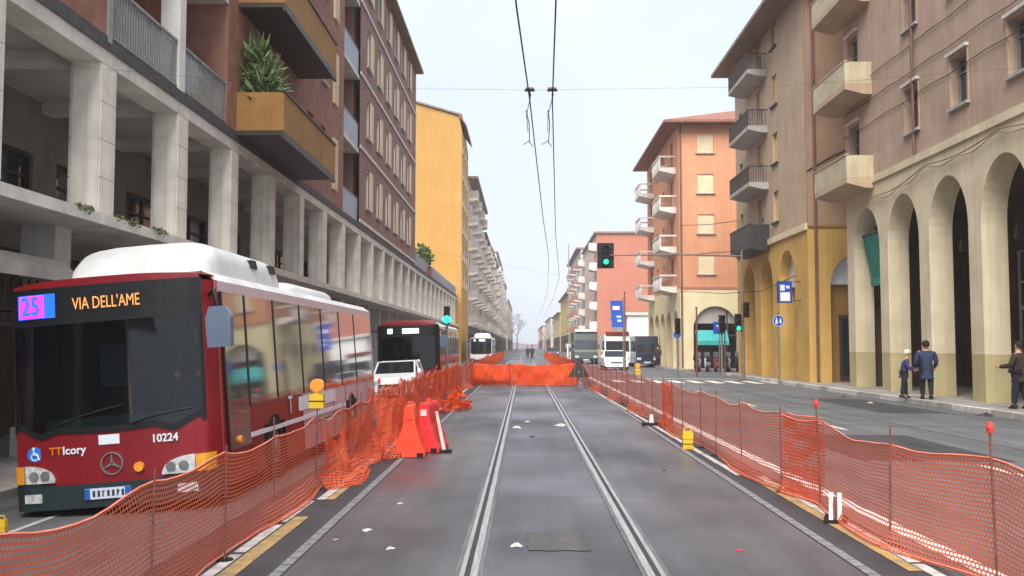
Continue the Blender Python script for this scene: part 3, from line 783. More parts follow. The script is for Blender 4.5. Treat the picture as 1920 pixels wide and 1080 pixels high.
tall_block('apartment_block', 'pinkish apartment block with rows of balconies beyond the pale grey block', 'left', -6.6, 150.5, 182, 19.4, 'pink_wall', 7, 5, balc=(1, 3, 5), balm='pale_wall', over=.7)
tall_block('apartment_block', 'cream apartment block with flat roof farther down the left side', 'left', -6.6, 182.5, 232, 20.5, 'pale_wall', 9, 5, balc=(0, 4, 8), over=.5)
tall_block('apartment_block', 'white tower block with grey balconies far down the left side', 'left', -6.8, 233, 290, 24.5, 'white_wall', 10, 6, balc=(0, 2, 4, 6, 8), over=.4)
tall_block('apartment_block', 'faint pink block at the far left end of the street', 'left', -6.8, 291, 360, 23, 'pink_wall', 9, 5, balc=(1, 5), over=.4)
tall_block('apartment_block', 'last cream block at the vanishing point on the left side', 'left', -6.2, 361, 480, 19, 'pale_wall', 9, 4, over=.4)

# ---------------------------------------------------------------- right: building on the cream arcade
FR = frame((13.6, 0, .07), 'west')                  # local x = -world y
rb = thing('arcade_building', 'tan rendered building with tall cream arches and wall cables on the right', 'building', M=FR)
zA = 8.12; AS = 3.67
near = [28.6 + AS * k for k in range(-5, 4)]        # near corner of each pillar (world y)
pw = .82
ops = []
for k in range(len(near) - 1):
    ya, yb = near[k] + pw, near[k + 1]              # opening in world y
    ops.append((-yb, -ya, 5.35, 1.8))
yE = near[-1] + pw
b = MB(); arch_wall(b, -yE, -near[0], zA, .78, ops, n=18); b.build('arcade', 'arcade', rb, FR)
MB().box(-yE, -near[0], -.08, -.002, zA - .12, zA + .14).build('string_course', 'arcade', rb, FR)
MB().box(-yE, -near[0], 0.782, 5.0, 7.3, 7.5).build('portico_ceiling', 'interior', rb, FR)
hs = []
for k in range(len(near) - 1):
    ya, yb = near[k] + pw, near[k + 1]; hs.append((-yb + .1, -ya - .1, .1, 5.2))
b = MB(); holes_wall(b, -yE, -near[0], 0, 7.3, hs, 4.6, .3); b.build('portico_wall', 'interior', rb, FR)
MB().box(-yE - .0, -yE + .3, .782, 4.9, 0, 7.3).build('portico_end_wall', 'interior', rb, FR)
for i, h in enumerate(hs):
    f = MB(); w = h[1] - h[0]
    f.box(0, .09, 0, .08, 0, 5.1).box(w - .09, w, 0, .08, 0, 5.1).box(w / 2 - .05, w / 2 + .05, 0, .08, 0, 2.9).box(.09, w - .09, 0, .08, 2.9, 3.05).box(.09, w - .09, 0, .08, 3.9, 3.97)
    o = f.build('shop_window', 'frame_white' if i == 6 else 'frame_dark', rb, FR @ T(h[0], 4.75, .1))
    MB().box(.02, w - .02, .085, .12, .02, 5.08).build('pane', 'shop_dark', o)
for y in near[4:7]:                                 # lanterns fixed inside the pillars
    MB().box(-y - .5, -y - .3, 1.2, 1.5, 4.9, 5.3, t=.05).tube([(-y - .4, 1.35, 5.3), (-y - .4, 1.35, 5.6)], .02, 5).build('lantern', 'frame_dark', rb, FR)
# upper wall
F1 = 3.7; zf = [zA + .14 + F1 * k for k in range(4)]
H = []
wins = [-(29.75 + AS * k) for k in range(-4, 2)]
for z in zf:
    for x in wins: H.append((x - .58, x + .58, z + .92, z + 2.5))
for k in range(4): H.append((-39.9, -38.7, zf[k] + .1, zf[k] + 2.45))
b = MB(); holes_wall(b, -yE, -near[0], zA, 23.3, H, 0, .3)
b.poly([(-yE, 0, zA), (-yE, 12, zA), (-yE, 12, 23.3), (-yE, 0, 23.3)]); b.build('upper_wall', 'tan_wall', rb, FR)
for h in H:
    dr = h[3] - h[2] > 2
    window(FR, rb, h[0], h[2], h[1] - h[0], h[3] - h[2], 'dark' if dr else 'leaf2', fm='rail_grey', sill=None if dr else 'kerbstone', y=.24)
    MB().box(h[0] - .12, h[1] + .12, -.13, -.002, h[3] + .1, h[3] + .2).build('window_hood', 'concrete', rb, FR)
    if not dr:
        MB().box(h[0] - .09, h[0] - .004, -.03, -.002, h[2], h[3] + .004).box(h[1] + .004, h[1] + .09, -.03, -.002, h[2], h[3] + .004).box(h[0] - .09, h[1] + .09, -.032, -.002, h[3] + .004, h[3] + .09).build('window_surround', 'beige_wall', rb, FR)
for k in range(4): balcony(FR, rb, -41.3, -37.2, zf[k] - .15, 1.05, .98, 'solid', 'parapet_cream', 'beige_wall', th=.30)
MB().box(-yE - .4, -near[0], -1.0, 12, 23.3, 23.6).build('roof', 'eave', rb, FR)
for y in (33.1, 24.2): MB().tube([(-y, -.09, zA + .2), (-y, -.09, 23.2)], .06, 8).box(-y - .1, -y + .1, -.16, -.004, zA + .9, zA + .98).build('drainpipe', 'pipe', rb, FR)
for z, z2 in ((12.25, 12.1), (11.35, 11.0), (10.4, 10.25)):
    pts = [(-yE + (yE - near[0]) * i / 24, -.05, z + (z2 - z) * i / 24 + .03 * math.sin(i * 2.1)) for i in range(25)]
    MB().tube(pts, .016, 5).build('wall_cable', 'wall_cable', rb, FR)
pts = []
for i in range(61):
    u = i / 60; y = 37.4 - 20 * u; pts.append((-y, -.10, zA - .55 + .28 * math.sin(u * 4.3 - .4) - .35 * abs(math.sin(u * 12.2)) * .6))
MB().tube(pts, .022, 5).tube([(p[0], p[1] - .02, p[2] - .12 + .05 * math.sin(i * .9)) for i, p in enumerate(pts)], .016, 5).build('wall_cable', 'wall_cable_pale', rb, FR)
# things fixed in the arcade
a = thing('shop_awning', 'dark teal fabric blind hanging in the far cream arch', 'awning', (13.75, 37.95, 0))
MB().prism([(.10, 6.2), (.42, 4.5), (.39, 4.48), (.07, 6.18)], 'y', -1.25, 1.25).build('fabric', 'teal', a)
MB().box(.38, .42, -1.25, 1.25, 4.15, 4.476).build('valance', 'teal', a); MB().tube([(.08, -1.25, 6.2), (.08, 1.25, 6.2)], .05, 6).build('roller', 'frame_dark', a)

# ---------------------------------------------------------------- second right building: yellow arcade
F2 = frame((13.0, 0, .07), 'west'); Y0, Y1 = 44.0, 58.6
yb = thing('yellow_arcade_building', 'beige apartment house on yellow arches with dark corner balconies', 'building', M=F2)
zY = 7.1
ops = [(-49.0, -46.2, 4.9, 1.5), (-52.9, -50.3, 4.9, 1.45), (-57.0, -54.2, 4.9, 1.45)]
b = MB(); arch_wall(b, -Y1, -Y0, zY, 1.0, ops, n=14); b.build('arcade', 'yellow_wall', yb, F2)
MB().box(-Y1, -Y0 + .0, -.12, -.002, zY - .1, zY + .2).build('string_course', 'cream_wall', yb, F2)
MB().prism([(-49.0, 4.6), (-46.2, 4.6), (-46.2, 5.2), (-46.7, 6.1), (-47.6, 6.38), (-48.5, 6.1), (-49.0, 5.2)], 'y', .5, .56).build('lunette', 'sign_white', yb, F2)
MB().box(-Y1, -Y0 - .4, 4.0, 4.3, 0, 6.8).build('portico_wall', 'yellow_wall', yb, F2)
for x in (-48.4, -52.2, -56.4):
    o = MB().box(x, x + 1.6, 3.86, 3.99, 0, 3.0).build('shop_door', 'shutter_brown', yb, F2); MB().box(x + .2, x + 1.4, 3.83, 3.855, .5, 2.7).build('pane', 'glass_dark', o, F2)
MB().box(-Y1, -Y0, 1.0, 4.3, 6.8, 7.0).build('portico_ceiling', 'cream_wall', yb, F2)
fz = [zY + .2 + 3.05 * k for k in range(4)]
zT = 18.4
H = []
for z in fz:
    H += [(-53.2, -52.0, z + .1, z + 2.4), (-49.9, -48.9, z + .75, z + 2.35), (-57.6, -56.8, z + .9, z + 2.2)]
b = MB(); holes_wall(b, -Y1, -Y0, zY, zT + .9, H, 0, .22); b.box(-Y1, -Y0 - .3, .25, 10, zY + .02, zT + .88); b.build('upper_wall', 'beige_wall', yb, F2)
for i, h in enumerate(H):
    c = i % 3
    window(F2, yb, h[0], h[2], h[1] - h[0], h[3] - h[2], 'closed' if c == 1 else 'half', sill=None if c == 0 else 'iron', shutter='shutter_yellow' if c < 2 else 'shutter_brown', detail=False)
for k, (st, m) in enumerate((('solid', 'iron'), ('bars', 'frame_dark'), ('bars', 'frame_dark'), ('bars', 'frame_dark'))):
    balcony(F2, yb, -55.6, -50.8, fz[k] - .1 - (.25 if k == 0 else 0), 1.05, 1.0 if k else 1.15, st, m, 'iron' if k == 0 else 'plaster_grey', th=.26)
o = MB().prism([(-.9, fz[3] + 2.2), (-.1, fz[3] + 2.75), (-.1, fz[3] + 2.79), (-.9, fz[3] + 2.26)], 'x', -55.4, -51).build('balcony_blind', 'awning_green', yb, F2)
MB().prism([(-1.3, zT), (-1.3, zT + .18), (5, zT + 2.4), (11, zT + .3), (11, zT)], 'x', -Y1 - .8, -Y0 + .8).build('roof', 'eave', yb, F2)
FS2 = frame((13.0, Y0, .07), 'south')               # side wall facing the camera
b = MB(); arch_wall(b, .004, 11, zY, .8, [(1.0, 4.2, 4.4, 1.6)], n=16, y=-.003); b.build('side_arcade', 'yellow_wall', yb, FS2)
MB().box(.02, 11, .0, .2, zY + .02, zT - .02).build('side_wall', 'brown_wall', yb, FS2)
MB().box(0, 11, -.07, -.004, zY, zY + .1).build('string_course', 'ochre', yb, FS2)
MB().prism([(1.0, 4.5), (4.2, 4.5), (4.0, 5.4), (3.3, 5.95), (2.6, 6.0), (1.9, 5.95), (1.2, 5.4)], 'y', .4, .45).build('lunette', 'sign_white', yb, FS2)
MB().box(.8, 4.4, .62, .78, 0, 4.5).build('shop_front', 'ochre', yb, FS2)
o = MB().box(1.55, 3.7, .5, .61, .15, 3.1).build('shop_window', 'frame_dark', yb, FS2)
MB().box(1.65, 3.6, .47, .497, .3, 2.95).build('pane', 'glass_dark', o, FS2)
put('sign_text', text_mesh('ulju', .55, 'sign_white'), yb, FS2 @ T(2.55, .44, 2.1) @ UPRIGHT)
MB().tube([(.35, -.1, .1), (.35, -.1, zT - .1)], .07, 8).build('drainpipe', 'pipe', yb, FS2)
for z in (10.3,): MB().tube([(0, -.03, z - .6), (1.2, -.04, z + .1), (3.0, -.03, z + .9)], .025, 5).build('wall_cable', 'cable', yb, FS2)

# ---------------------------------------------------------------- orange corner house over a cream arcade
XO, YO = 11.35, 70.0
FO = frame((XO, YO, .07), 'south')
ob = thing('orange_house', 'orange corner apartment house with cream ground floor and closed cream shutters', 'building', M=FO)
zO = 5.85; zt = 17.9
b = MB(); arch_wall(b, .004, 11, zO, .6, [(.95, 4.15, 2.9, 1.65)], n=18); b.build('side_arcade', 'cream_wall', ob, FO)
H = [(1.35, 2.55, 6.9 + 2.98 * k, 8.3 + 2.98 * k) for k in range(4)] + [(5.5, 6.7, 6.9 + 2.98 * k, 8.3 + 2.98 * k) for k in range(4)]
b = MB(); holes_wall(b, 0, 11, zO, zt, H, 0, .15); b.build('side_wall', 'orange_wall', ob, FO)
for h in H: window(FO, ob, h[0], h[2], 1.2, 1.4, 'closed', shutter='shutter_cream', y=.1, sill='kerbstone', detail=False)
MB().box(0, 11, -.05, -.003, zO - .06, zO + .1).build('string_course', 'red_wall', ob, FO)
MB().box(.3, 10, 3.4, 3.5, 0, 4.9).build('portico_wall', 'shop_brown', ob, FO)
MB().prism([(.95, 3.3), (4.15, 3.3), (3.9, 4.1), (3.2, 4.55), (2.55, 4.65), (1.9, 4.55), (1.2, 4.1)], 'y', .35, .4).build('lunette', 'plaster_grey', ob, FO)
o = MB().box(1.0, 4.1, .2, .3, 2.35, 2.5).build('shop_sign', 'frame_dark', ob, FO)
MB().prism([(-.5, 2.0), (.19, 2.75), (.19, 2.8), (-.55, 2.02)], 'x', 1.1, 3.4).box(1.1, 3.4, -.56, -.5, 1.72, 2.02).build('awning', 'teal_pale', ob, FO)
MB().tube([(.12, -.09, .1), (.12, -.09, zt)], .07, 8).build('drainpipe', 'pipe', ob, FO)
FOW = frame((XO, 88.0, .07), 'west'); LO = 18.0
ops = [(a, a + 2.5, 3.0, 1.3) for a in (1.0, 4.4, 7.8, 11.2, 14.6)]
b = MB(); arch_wall(b, 0, LO - .006, zO, .6, ops, n=12); b.build('arcade', 'cream_wall', ob, FOW)
H = []
for k in range(4):
    for x, d in ((2.7, 1), (6.4, 0), (10.0, 0), (14.6, 1)):
        z = zO + .1 + 2.98 * k
        H.append((x - .55, x + .55, z + .1, z + 2.3) if d else (x - .5, x + .5, z + .85, z + 2.2))
b = MB(); holes_wall(b, 0, LO, zO, zt, H, 0, .15); b.build('front_wall', 'orange_wall', ob, FOW)
for i, h in enumerate(H): window(FOW, ob, h[0], h[2], h[1] - h[0], h[3] - h[2], 'half', shutter='shutter_brown', sill=None if i % 4 in (0, 3) else 'kerbstone', detail=False)
for k in range(4):
    for a, c in ((1.0, 4.4), (12.6, 16.6)): balcony(FOW, ob, a, c, zO + .1 + 2.98 * k, 1.25, 1.0, 'baluster', 'concrete', th=.35)
MB().box(.3, LO - .3, 3.4, 3.5, 0, 4.9).build('portico_wall', 'shop_brown', ob, FOW)
b = MB(); x0, x1, y0, y1 = -1.2, 12, -1.0, 19
b.v += [(x0, y0, zt), (x1, y0, zt), (x1, y1, zt), (x0, y1, zt), (x0, y0, zt + .18), (x1, y0, zt + .18), (x1, y1, zt + .18), (x0, y1, zt + .18), (5.4, 5, zt + 2.3), (5.4, 13, zt + 2.3)]
for f in ((0, 3, 2, 1), (0, 1, 5, 4), (1, 2, 6, 5), (2, 3, 7, 6), (3, 0, 4, 7), (4, 5, 8), (5, 6, 9, 8), (6, 7, 9), (7, 4, 8, 9)): b.f.append(f); b.m.append(0)
b.build('roof', 'tile_roof', ob, FO)

# farther right-hand houses
random.seed(5)
tall_block('apartment_block', 'red brick gable block behind the blue banner', 'right', 11.4, 150, 185, 19.4, 'pink_wall', 7, 5, balc=(0, 6), roof='eave', over=.4, south='red_wall', depth=22, balm='white_wall')
tall_block('apartment_block', 'low cream house behind the parked dark van', 'right', 12.0, 112, 132, 5.4, 'white_wall', 4, 1, f0=3.6, over=.4, roof='concrete')
tall_block('apartment_block', 'white apartment block with balconies beyond the red gable', 'right', 11.0, 186, 228, 20.6, 'white_wall', 9, 5, balc=(1, 4, 7), over=.9, balm='red_wall')
tall_block('apartment_block', 'pale lemon house farther down the right side', 'right', 10.8, 229, 285, 14.5, 'lemon_wall', 8, 3, over=.8, roof='tile_roof')
tall_block('apartment_block', 'small peach house at the far right end of the street', 'right', 10.6, 286, 350, 11.5, 'cream_wall', 7, 2, over=.8, roof='tile_roof')
tall_block('apartment_block', 'faint white block behind the lemon house at the far right', 'right', 9.6, 351, 430, 12, 'white_wall', 7, 2, over=.5)
tall_block('apartment_block', 'last low block at the vanishing point on the right side', 'right', 8.2, 431, 560, 10.5, 'pink_wall', 9, 2, over=.5)

# ---------------------------------------------------------------- people
def skin_mesh(joints, edges, name, m, sub=2):
    """one continuous surface grown round connected joints: joints {name: (x,y,z,r[,ry])}"""
    ks = list(joints); me = bpy.data.meshes.new(name)
    me.from_pydata([joints[k][:3] for k in ks], [(ks.index(a), ks.index(b)) for a, b in edges], [])
    ob = bpy.data.objects.new('tmp', me); C.objects.link(ob)
    md = ob.modifiers.new('s', 'SKIN'); md.use_smooth_shade = True; md.branch_smoothing = .4
    for i, k in enumerate(ks):
        j = joints[k]; sv = me.skin_vertices[0].data[i]; sv.radius = (j[3], j[4] if len(j) > 4 else j[3]); sv.use_root = (i == 0)
    sb = ob.modifiers.new('d', 'SUBSURF'); sb.levels = sub; sb.render_levels = sub
    dg = bpy.context.evaluated_depsgraph_get(); out = bpy.data.meshes.new_from_object(ob.evaluated_get(dg))
    bpy.data.objects.remove(ob); bpy.data.meshes.remove(me)
    out.name = name; out.materials.clear(); out.materials.append(MATS[m])
    return out
def person(label, loc, h, rz, coat, trousers, hair, girth=1.0, stride=.12, arms=((.12, .0), (.12, .0)), stoop=0.0, coat_len=.47, seated=False, hat=None):
    """local +y is the way they face; arms: (forward swing, bend) for left, right as fractions of height"""
    t = thing('person', label, 'person', loc, rz)
    H = h; st = stride * H; g = girth
    def P(x, y, z, r, ry=None): 
        y2 = y + stoop * max(0, z - .52) * 1.6
        return (x * H, y2 * H, (z - (stoop * .12 * max(0, z - .6))) * H, r * H) if ry is None else (x * H, y2 * H, z * H, r * H, ry * H)
    s = stride
    if seated: legs = {'hl': P(-.055, 0, .50, .062), 'kl': P(-.07, .24, .50, .045), 'al': P(-.07, .26, .27, .03), 'hr': P(.055, 0, .50, .062), 'kr': P(.07, .24, .50, .045), 'ar': P(.07, .26, .27, .03)}
    else: legs = {'hl': P(-.055, 0, .50, .058), 'kl': P(-.06, s * .35, .275, .038), 'al': P(-.058, s * .5, .045, .024), 'hr': P(.055, 0, .50, .058), 'kr': P(.06, -s * .2, .28, .038), 'ar': P(.058, -s * .6, .05, .024)}
    feet = {}
    for k, sg in (('l', -1), ('r', 1)):
        a = legs['a' + k]; feet['t' + k] = (a[0] + sg * .008 * H, a[1] + .10 * H, a[2] - .022 * H, .017 * H)
    arm = {}
    for k, sg, (sw, bd) in (('l', -1, arms[0]), ('r', 1, arms[1])):
        arm['s' + k] = P(sg * .105 * g, 0, .80, .038); arm['e' + k] = P(sg * .135 * g, sw * .5 - .01, .635, .03); arm['w' + k] = P(sg * (.135 * g - bd * .3), sw + bd, .50 + bd * .75, .02)
    J = {'pelvis': P(0, 0, .52, .075 * g), 'waist': P(0, .0, .61, .072 * g), 'chest': P(0, .0, .73, .085 * g), 'neck': P(0, .006, .835, .036), 'jaw': P(0, .022, .885, .042), 'head': P(0, .012, .925, .056), 'crown': P(0, .004, .965, .046)}
    J.update(legs); J.update(feet); J.update(arm)
    E = [('pelvis', 'waist'), ('waist', 'chest'), ('chest', 'neck'), ('neck', 'jaw'), ('jaw', 'head'), ('head', 'crown')]
    for k in 'lr': E += [('pelvis', 'h' + k), ('h' + k, 'k' + k), ('k' + k, 'a' + k), ('a' + k, 't' + k), ('chest', 's' + k), ('s' + k, 'e' + k), ('e' + k, 'w' + k)]
    hd = {}
    body = skin_mesh(J, E, 'body', 'skin', 2)
    put('body', body, t)
    hm = MB()                                       # nose, ears, five bent fingers on each hand
    hx, hy, hz = J['head'][:3]
    hm.tube([(hx, hy + .052 * H, hz + .012 * H), (hx, hy + .068 * H, hz - .012 * H)], [.006 * H, .010 * H], 6)
    for sg in (-1, 1): hm.tube([(hx + sg * .054 * H, hy, hz + .012 * H), (hx + sg * .06 * H, hy - .004 * H, hz - .016 * H)], [.012 * H, .008 * H], 6)
    for k, sg in (('l', -1), ('r', 1)):
        w = Vector(J['w' + k][:3]); e = Vector(J['e' + k][:3]); d = (w - e).normalized(); sd_ = Vector((sg, 0, 0)); f = d.cross(sd_).normalized()
        palm = w + d * .045 * H
        hm.tube([w, w + d * .02 * H, palm], [.017 * H, .021 * H, .019 * H], 7)
        for q in range(4):
            b0 = palm + f * (.012 * (q - 1.5)) * H; L_ = (.036, .043, .041, .033)[q] * H
            hm.tube([b0, b0 + d * L_ * .55 - sd_ * L_ * .15, b0 + d * L_ * .85 - sd_ * L_ * .5], [.0062 * H, .0056 * H, .004 * H], 5)
        hm.tube([w + d * .012 * H + f * .018 * H, w + d * .03 * H + f * .036 * H, w + d * .05 * H + f * .036 * H], [.0075 * H, .0065 * H, .0048 * H], 5)
    hm.build('hand_and_face_detail', 'skin', t, smooth=True)
    k = 1.0
    CJ = {'hips': P(0, 0, max(coat_len, .42) + .03, .088 * g), 'hem': P(0, -.004, coat_len - .04, .092 * g), 'cw': P(0, 0, .62, .092 * g), 'cc': P(0, -.004, .74, .100 * g), 'cn': P(0, .0, .825, .058)}
    for q, sg in (('l', -1), ('r', 1)):
        a = arm['s' + q]; b = arm['e' + q]; c = arm['w' + q]
        CJ['s' + q] = (a[0], a[1], a[2] - .012 * H, .045 * H * g ** .5); CJ['e' + q] = (b[0], b[1], b[2], .043 * H); CJ['w' + q] = (c[0], c[1], c[2], .032 * H)
    CE = [('hips', 'hem'), ('hips', 'cw'), ('cw', 'cc'), ('cc', 'cn'), ('cc', 'sl'), ('sl', 'el'), ('el', 'wl'), ('cc', 'sr'), ('sr', 'er'), ('er', 'wr')]
    put('coat', skin_mesh(CJ, CE, 'coat', coat, 2), t)
    TJ = {'p': P(0, 0, .51, .078 * g)}
    for q in 'lr':
        for nme, r in (('h', .068 * g ** .5), ('k', .052), ('a', .040)):
            v = legs[nme + q]; TJ[nme + q] = (v[0], v[1], v[2] + (.012 * H if nme == 'a' else 0), r * H)
    TE = [('p', 'hl'), ('hl', 'kl'), ('kl', 'al'), ('p', 'hr'), ('hr', 'kr'), ('kr', 'ar')]
    put('trousers', skin_mesh(TJ, TE, 'trousers', trousers, 2), t)
    hb = MB()
    hx, hy, hz = J['head'][:3]; jj = J['crown']
    def cap(u, v):
        th = 2 * PI * u; ph = v * PI * .60
        back = max(0, -math.sin(th)); r = .066 * H
        zz = math.cos(ph) * r; rr = math.sin(ph) * r
        if v > .7: zz -= back * .03 * H * (v - .7) / .3
        return (hx + rr * math.cos(th) * .95, hy + rr * math.sin(th) * 1.08 - .006 * H, hz + .012 * H + zz)
    hb.grid(cap, 18, 8)
    hb.build('hair' if not hat else 'hat', hair if not hat else hat, t, smooth=True)
    for q in 'lr':
        a = legs['a' + q]; s2 = MB()
        x, y, z = a[:3]
        def sh(u, v):
            th = 2 * PI * u; L_ = .15 * H; w_ = .034 * H
            zz = (z - .045 * H) + (.002 + .055 * (1 - v) * 0 + .06 * v) * H
            fr = max(0, math.sin(th)); sc = (1 - .55 * v * fr)
            return (x + w_ * math.cos(th) * (1 - .2 * v), y + .035 * H + .5 * L_ * math.sin(th) * sc - .012 * H, min(zz, (z - .045 * H) + (.062 - .036 * fr) * H))
        s2.grid(sh, 14, 4); s2.poly([sh(i / 14, 0) for i in range(14)]); s2.build('shoe', 'shoe', t, smooth=True)
    return t

# ---------------------------------------------------------------- buses
BW = 1.205
def bus(label, M, red=True, digits=None, dest=None, group='city buses in the left lane', detail=True, L=11.6, tall_pod=True, front=None):
    t = thing('city_bus', label, 'bus', M=M, group=group)
    main = 'bus_red' if red else 'bus_white'; fr_ = front or main
    def fy(x, z):                                   # the bowed, slightly raked front
        u = min(1, abs(x) / BW); y = .16 * u ** 3 + (.22 * max(0, (u - .9) / .1) ** 2 if u > .9 else 0)
        if z > 1.05: y += .045 * (z - 1.05)
        return y
    def patch(mb, x0, x1, zl, zh, off, nu=14, nv=5, m=None, back=None):
        zlf = zl if callable(zl) else (lambda x: zl); zhf = zh if callable(zh) else (lambda x: zh)
        def P(u, v, o):
            x = x0 + (x1 - x0) * u; z = zlf(x) + (zhf(x) - zlf(x)) * v; return (x, fy(x, z) - o, z)
        mb.grid(lambda u, v: P(u, v, off), nu, nv, m)
        if back is not None:                        # closed rim so the panel has a real thickness
            for k in range(nu):
                a, b = k / nu, (k + 1) / nu
                mb.poly([P(a, 0, off), P(b, 0, off), P(b, 0, off - back), P(a, 0, off - back)], m); mb.poly([P(a, 1, off), P(a, 1, off - back), P(b, 1, off - back), P(b, 1, off)], m)
            mb.poly([P(0, 0, off), P(0, 0, off - back), P(0, 1, off - back), P(0, 1, off)], m); mb.poly([P(1, 0, off), P(1, 1, off), P(1, 1, off - back), P(1, 0, off - back)], m)
    wl = lambda x: 1.04 + .10 * (abs(x) / 1.1) ** 2 - (.10 * max(0, 1 - abs(abs(x) - .78) / .22) if True else 0)
    # body shell: sides, roof, rear, front frame
    b = MB(); zt = 2.80; y0 = .40
    low, up = main, ('bus_lilac' if red else 'bus_white')
    WA = [(2.13, 3.27), (8.05, 9.15)]               # wheel arches
    for s in (-1, 1):
        X = s * BW
        segs = [(y0, 4.4, low), (4.4, L, up if red else low)]
        for a, c, m in segs:
            b.poly([(X, a, .98), (X, c, .98), (X, c, 1.12), (X, a, 1.12)], m)
        cuts = [(y0, 2.13, .22), (2.13, 3.27, .80), (3.27, 4.4, .22), (4.4, 8.05, .22), (8.05, 9.15, .80), (9.15, L, .22)]
        for a, c, z in cuts: b.poly([(X, a, z), (X, c, z), (X, c, .98), (X, a, .98)], low if (a < 4.3 or not red) else up)
        b.poly([(X, y0, 2.55), (X, L, 2.55), (X, L, zt - .12), (X, y0, zt - .12)], 'bus_lilac' if red else 'bus_white')
        b.poly([(X, y0, 1.12), (X, .62, 1.12), (X, .62, 2.55), (X, y0, 2.55)], low)
        b.poly([(X, L - .2, 1.12), (X, L, 1.12), (X, L, 2.55), (X, L - .2, 2.55)], up)
        b.poly([(X, y0, zt - .12), (X, L, zt - .12), (X - s * .14, L, zt), (X - s * .14, y0, zt)], 'roof_white')
        # corner panel wrapping to the bowed front
        n = 6
        for i in range(n):
            for z0, z1 in ((.42, 1.12), (1.12, 2.0), (2.0, 2.68)):
                xa = s * (1.10 + .125 * i / n); xb = s * (1.10 + .125 * (i + 1) / n)
                q = [(xa, fy(xa, z0), z0), (xb, fy(xb, z0), z0), (xb, fy(xb, z1), z1), (xa, fy(xa, z1), z1)]
                b.poly(q, 'black_plastic' if front else low)
    b.poly([(-BW + .14, y0, zt), (BW - .14, y0, zt), (BW - .14, L, zt), (-BW + .14, L, zt)], 'roof_white')
    b.poly([(-BW, L, .25), (BW, L, .25), (BW, L, zt - .12), (BW - .14, L, zt), (-BW + .14, L, zt), (-BW, L, zt - .12)], up)
    b.poly([(-BW, y0, .22), (BW, y0, .22), (BW, L, .22), (-BW, L, .22)], 'black_plastic')
    patch(b, -1.10, 1.10, .42, wl, 0, 20, 6, fr_)
    patch(b, -1.10, 1.10, 2.70, lambda x: 2.80 - .05 * (abs(x) / 1.1) ** 3, 0, 16, 2, fr_)
    tx = lambda x: fy(x, 2.8)
    for i in range(16):
        xa, xb = -1.2 + 2.4 * i / 16, -1.2 + 2.4 * (i + 1) / 16
        za, zb_ = 2.80 - .05 * (abs(xa) / 1.1) ** 3, 2.80 - .05 * (abs(xb) / 1.1) ** 3
        b.poly([(xa, fy(xa, za), za), (xb, fy(xb, zb_), zb_), (xb, .42, 2.80 - .12 * (abs(xb) > 1.1)), (xa, .42, 2.80 - .12 * (abs(xa) > 1.1))], fr_)
    b.build('body', main, t)
    # cab interior behind the windscreen
    b = MB(); b.box(-1.1, 1.1, 2.6, 2.65, .9, 2.68, 'black_plastic'); b.box(-1.12, 1.12, .45, 2.6, .86, .9, 'black_plastic'); b.box(-1.1, 1.1, .3, 2.6, 2.68, 2.7, 'black_plastic')
    b.box(-.9, 1.05, .32, .62, .92, 1.16, 'bumper_grey', t=.04); b.box(-.55, -.1, 2.2, 2.4, .9, 1.9, 'bumper_grey'); b.box(.55, .95, 1.35, 1.5, .9, 1.75, 'black_plastic')
    b.tube([(-.25, 1.3, .9), (-.25, 1.3, 2.68)], .02, 6, 'amber'); b.tube([(.35, 2.0, .9), (.35, 2.0, 2.68)], .02, 6, 'galv'); b.box(-.75, -.35, 1.6, 1.64, 1.5, 2.05, 'mirror_back')
    b.ring((.72, .72, 1.25), .17, .2, 'y', .03, 18, 'black_plastic')
    b.build('cab_interior', None, t)
    ws = MB(); patch(ws, -1.10, 1.10, wl, 2.28, .012, 24, 8); ws.build('windscreen', 'windscreen', t, smooth=True)
    rm = MB(); patch(rm, -1.115, 1.115, lambda x: wl(x) - .04, lambda x: wl(x) + .03, .02, 24, 1); patch(rm, -1.12, -1.07, 1.05, 2.28, .02, 2, 5); patch(rm, 1.07, 1.12, 1.05, 2.28, .02, 2, 5)
    rm.build('windscreen_seal', 'black_plastic', t)
    hd = MB(); patch(hd, -1.12, 1.12, 2.27, 2.71, .016, 18, 3); hd = hd.build('destination_panel', 'black_plastic', t)
    if digits:
        sc = MB(); patch(sc, -1.02, -.55, 2.36, 2.64, .024, 5, 2, back=.01); so = sc.build('route_screen', 'led_blue', hd)
        pk = MB(); patch(pk, -1.0, -.68, 2.37, 2.63, .028, 5, 2); pk.build('route_panel', 'led_pink', so)
        put('route_number', text_mesh(digits, .30, 'led_blue', .002, .008), hd, W[hd] @ T(-.83, fy(.66, 2.5) - .045, 2.495) @ UPRIGHT @ Matrix.Diagonal((.72, 1, 1, 1)))
        put('destination_text', text_mesh(dest, .20, 'led_amber', .002), hd, W[hd] @ T(.06, fy(.12, 2.5) - .03, 2.49) @ UPRIGHT @ Matrix.Diagonal((.64, 1, 1, 1)))
    else:
        for x0, x1, m in ((-.78, -.58, 'led_white'), (-.2, .45, 'led_white')):
            sc = MB(); patch(sc, x0, x1, 2.40, 2.60, .03, 3, 1, back=.012); sc.build('route_screen', m, hd)
    # bumper, lamps, plate
    bp = MB(); patch(bp, -1.215, 1.215, .16, lambda x: .43 - .05 * math.cos(x * 2.2) * 0 + .16 * max(0, abs(x) - .62) , .03, 22, 4, back=.1); bp.build('bumper', 'bumper_grey', t, smooth=True)
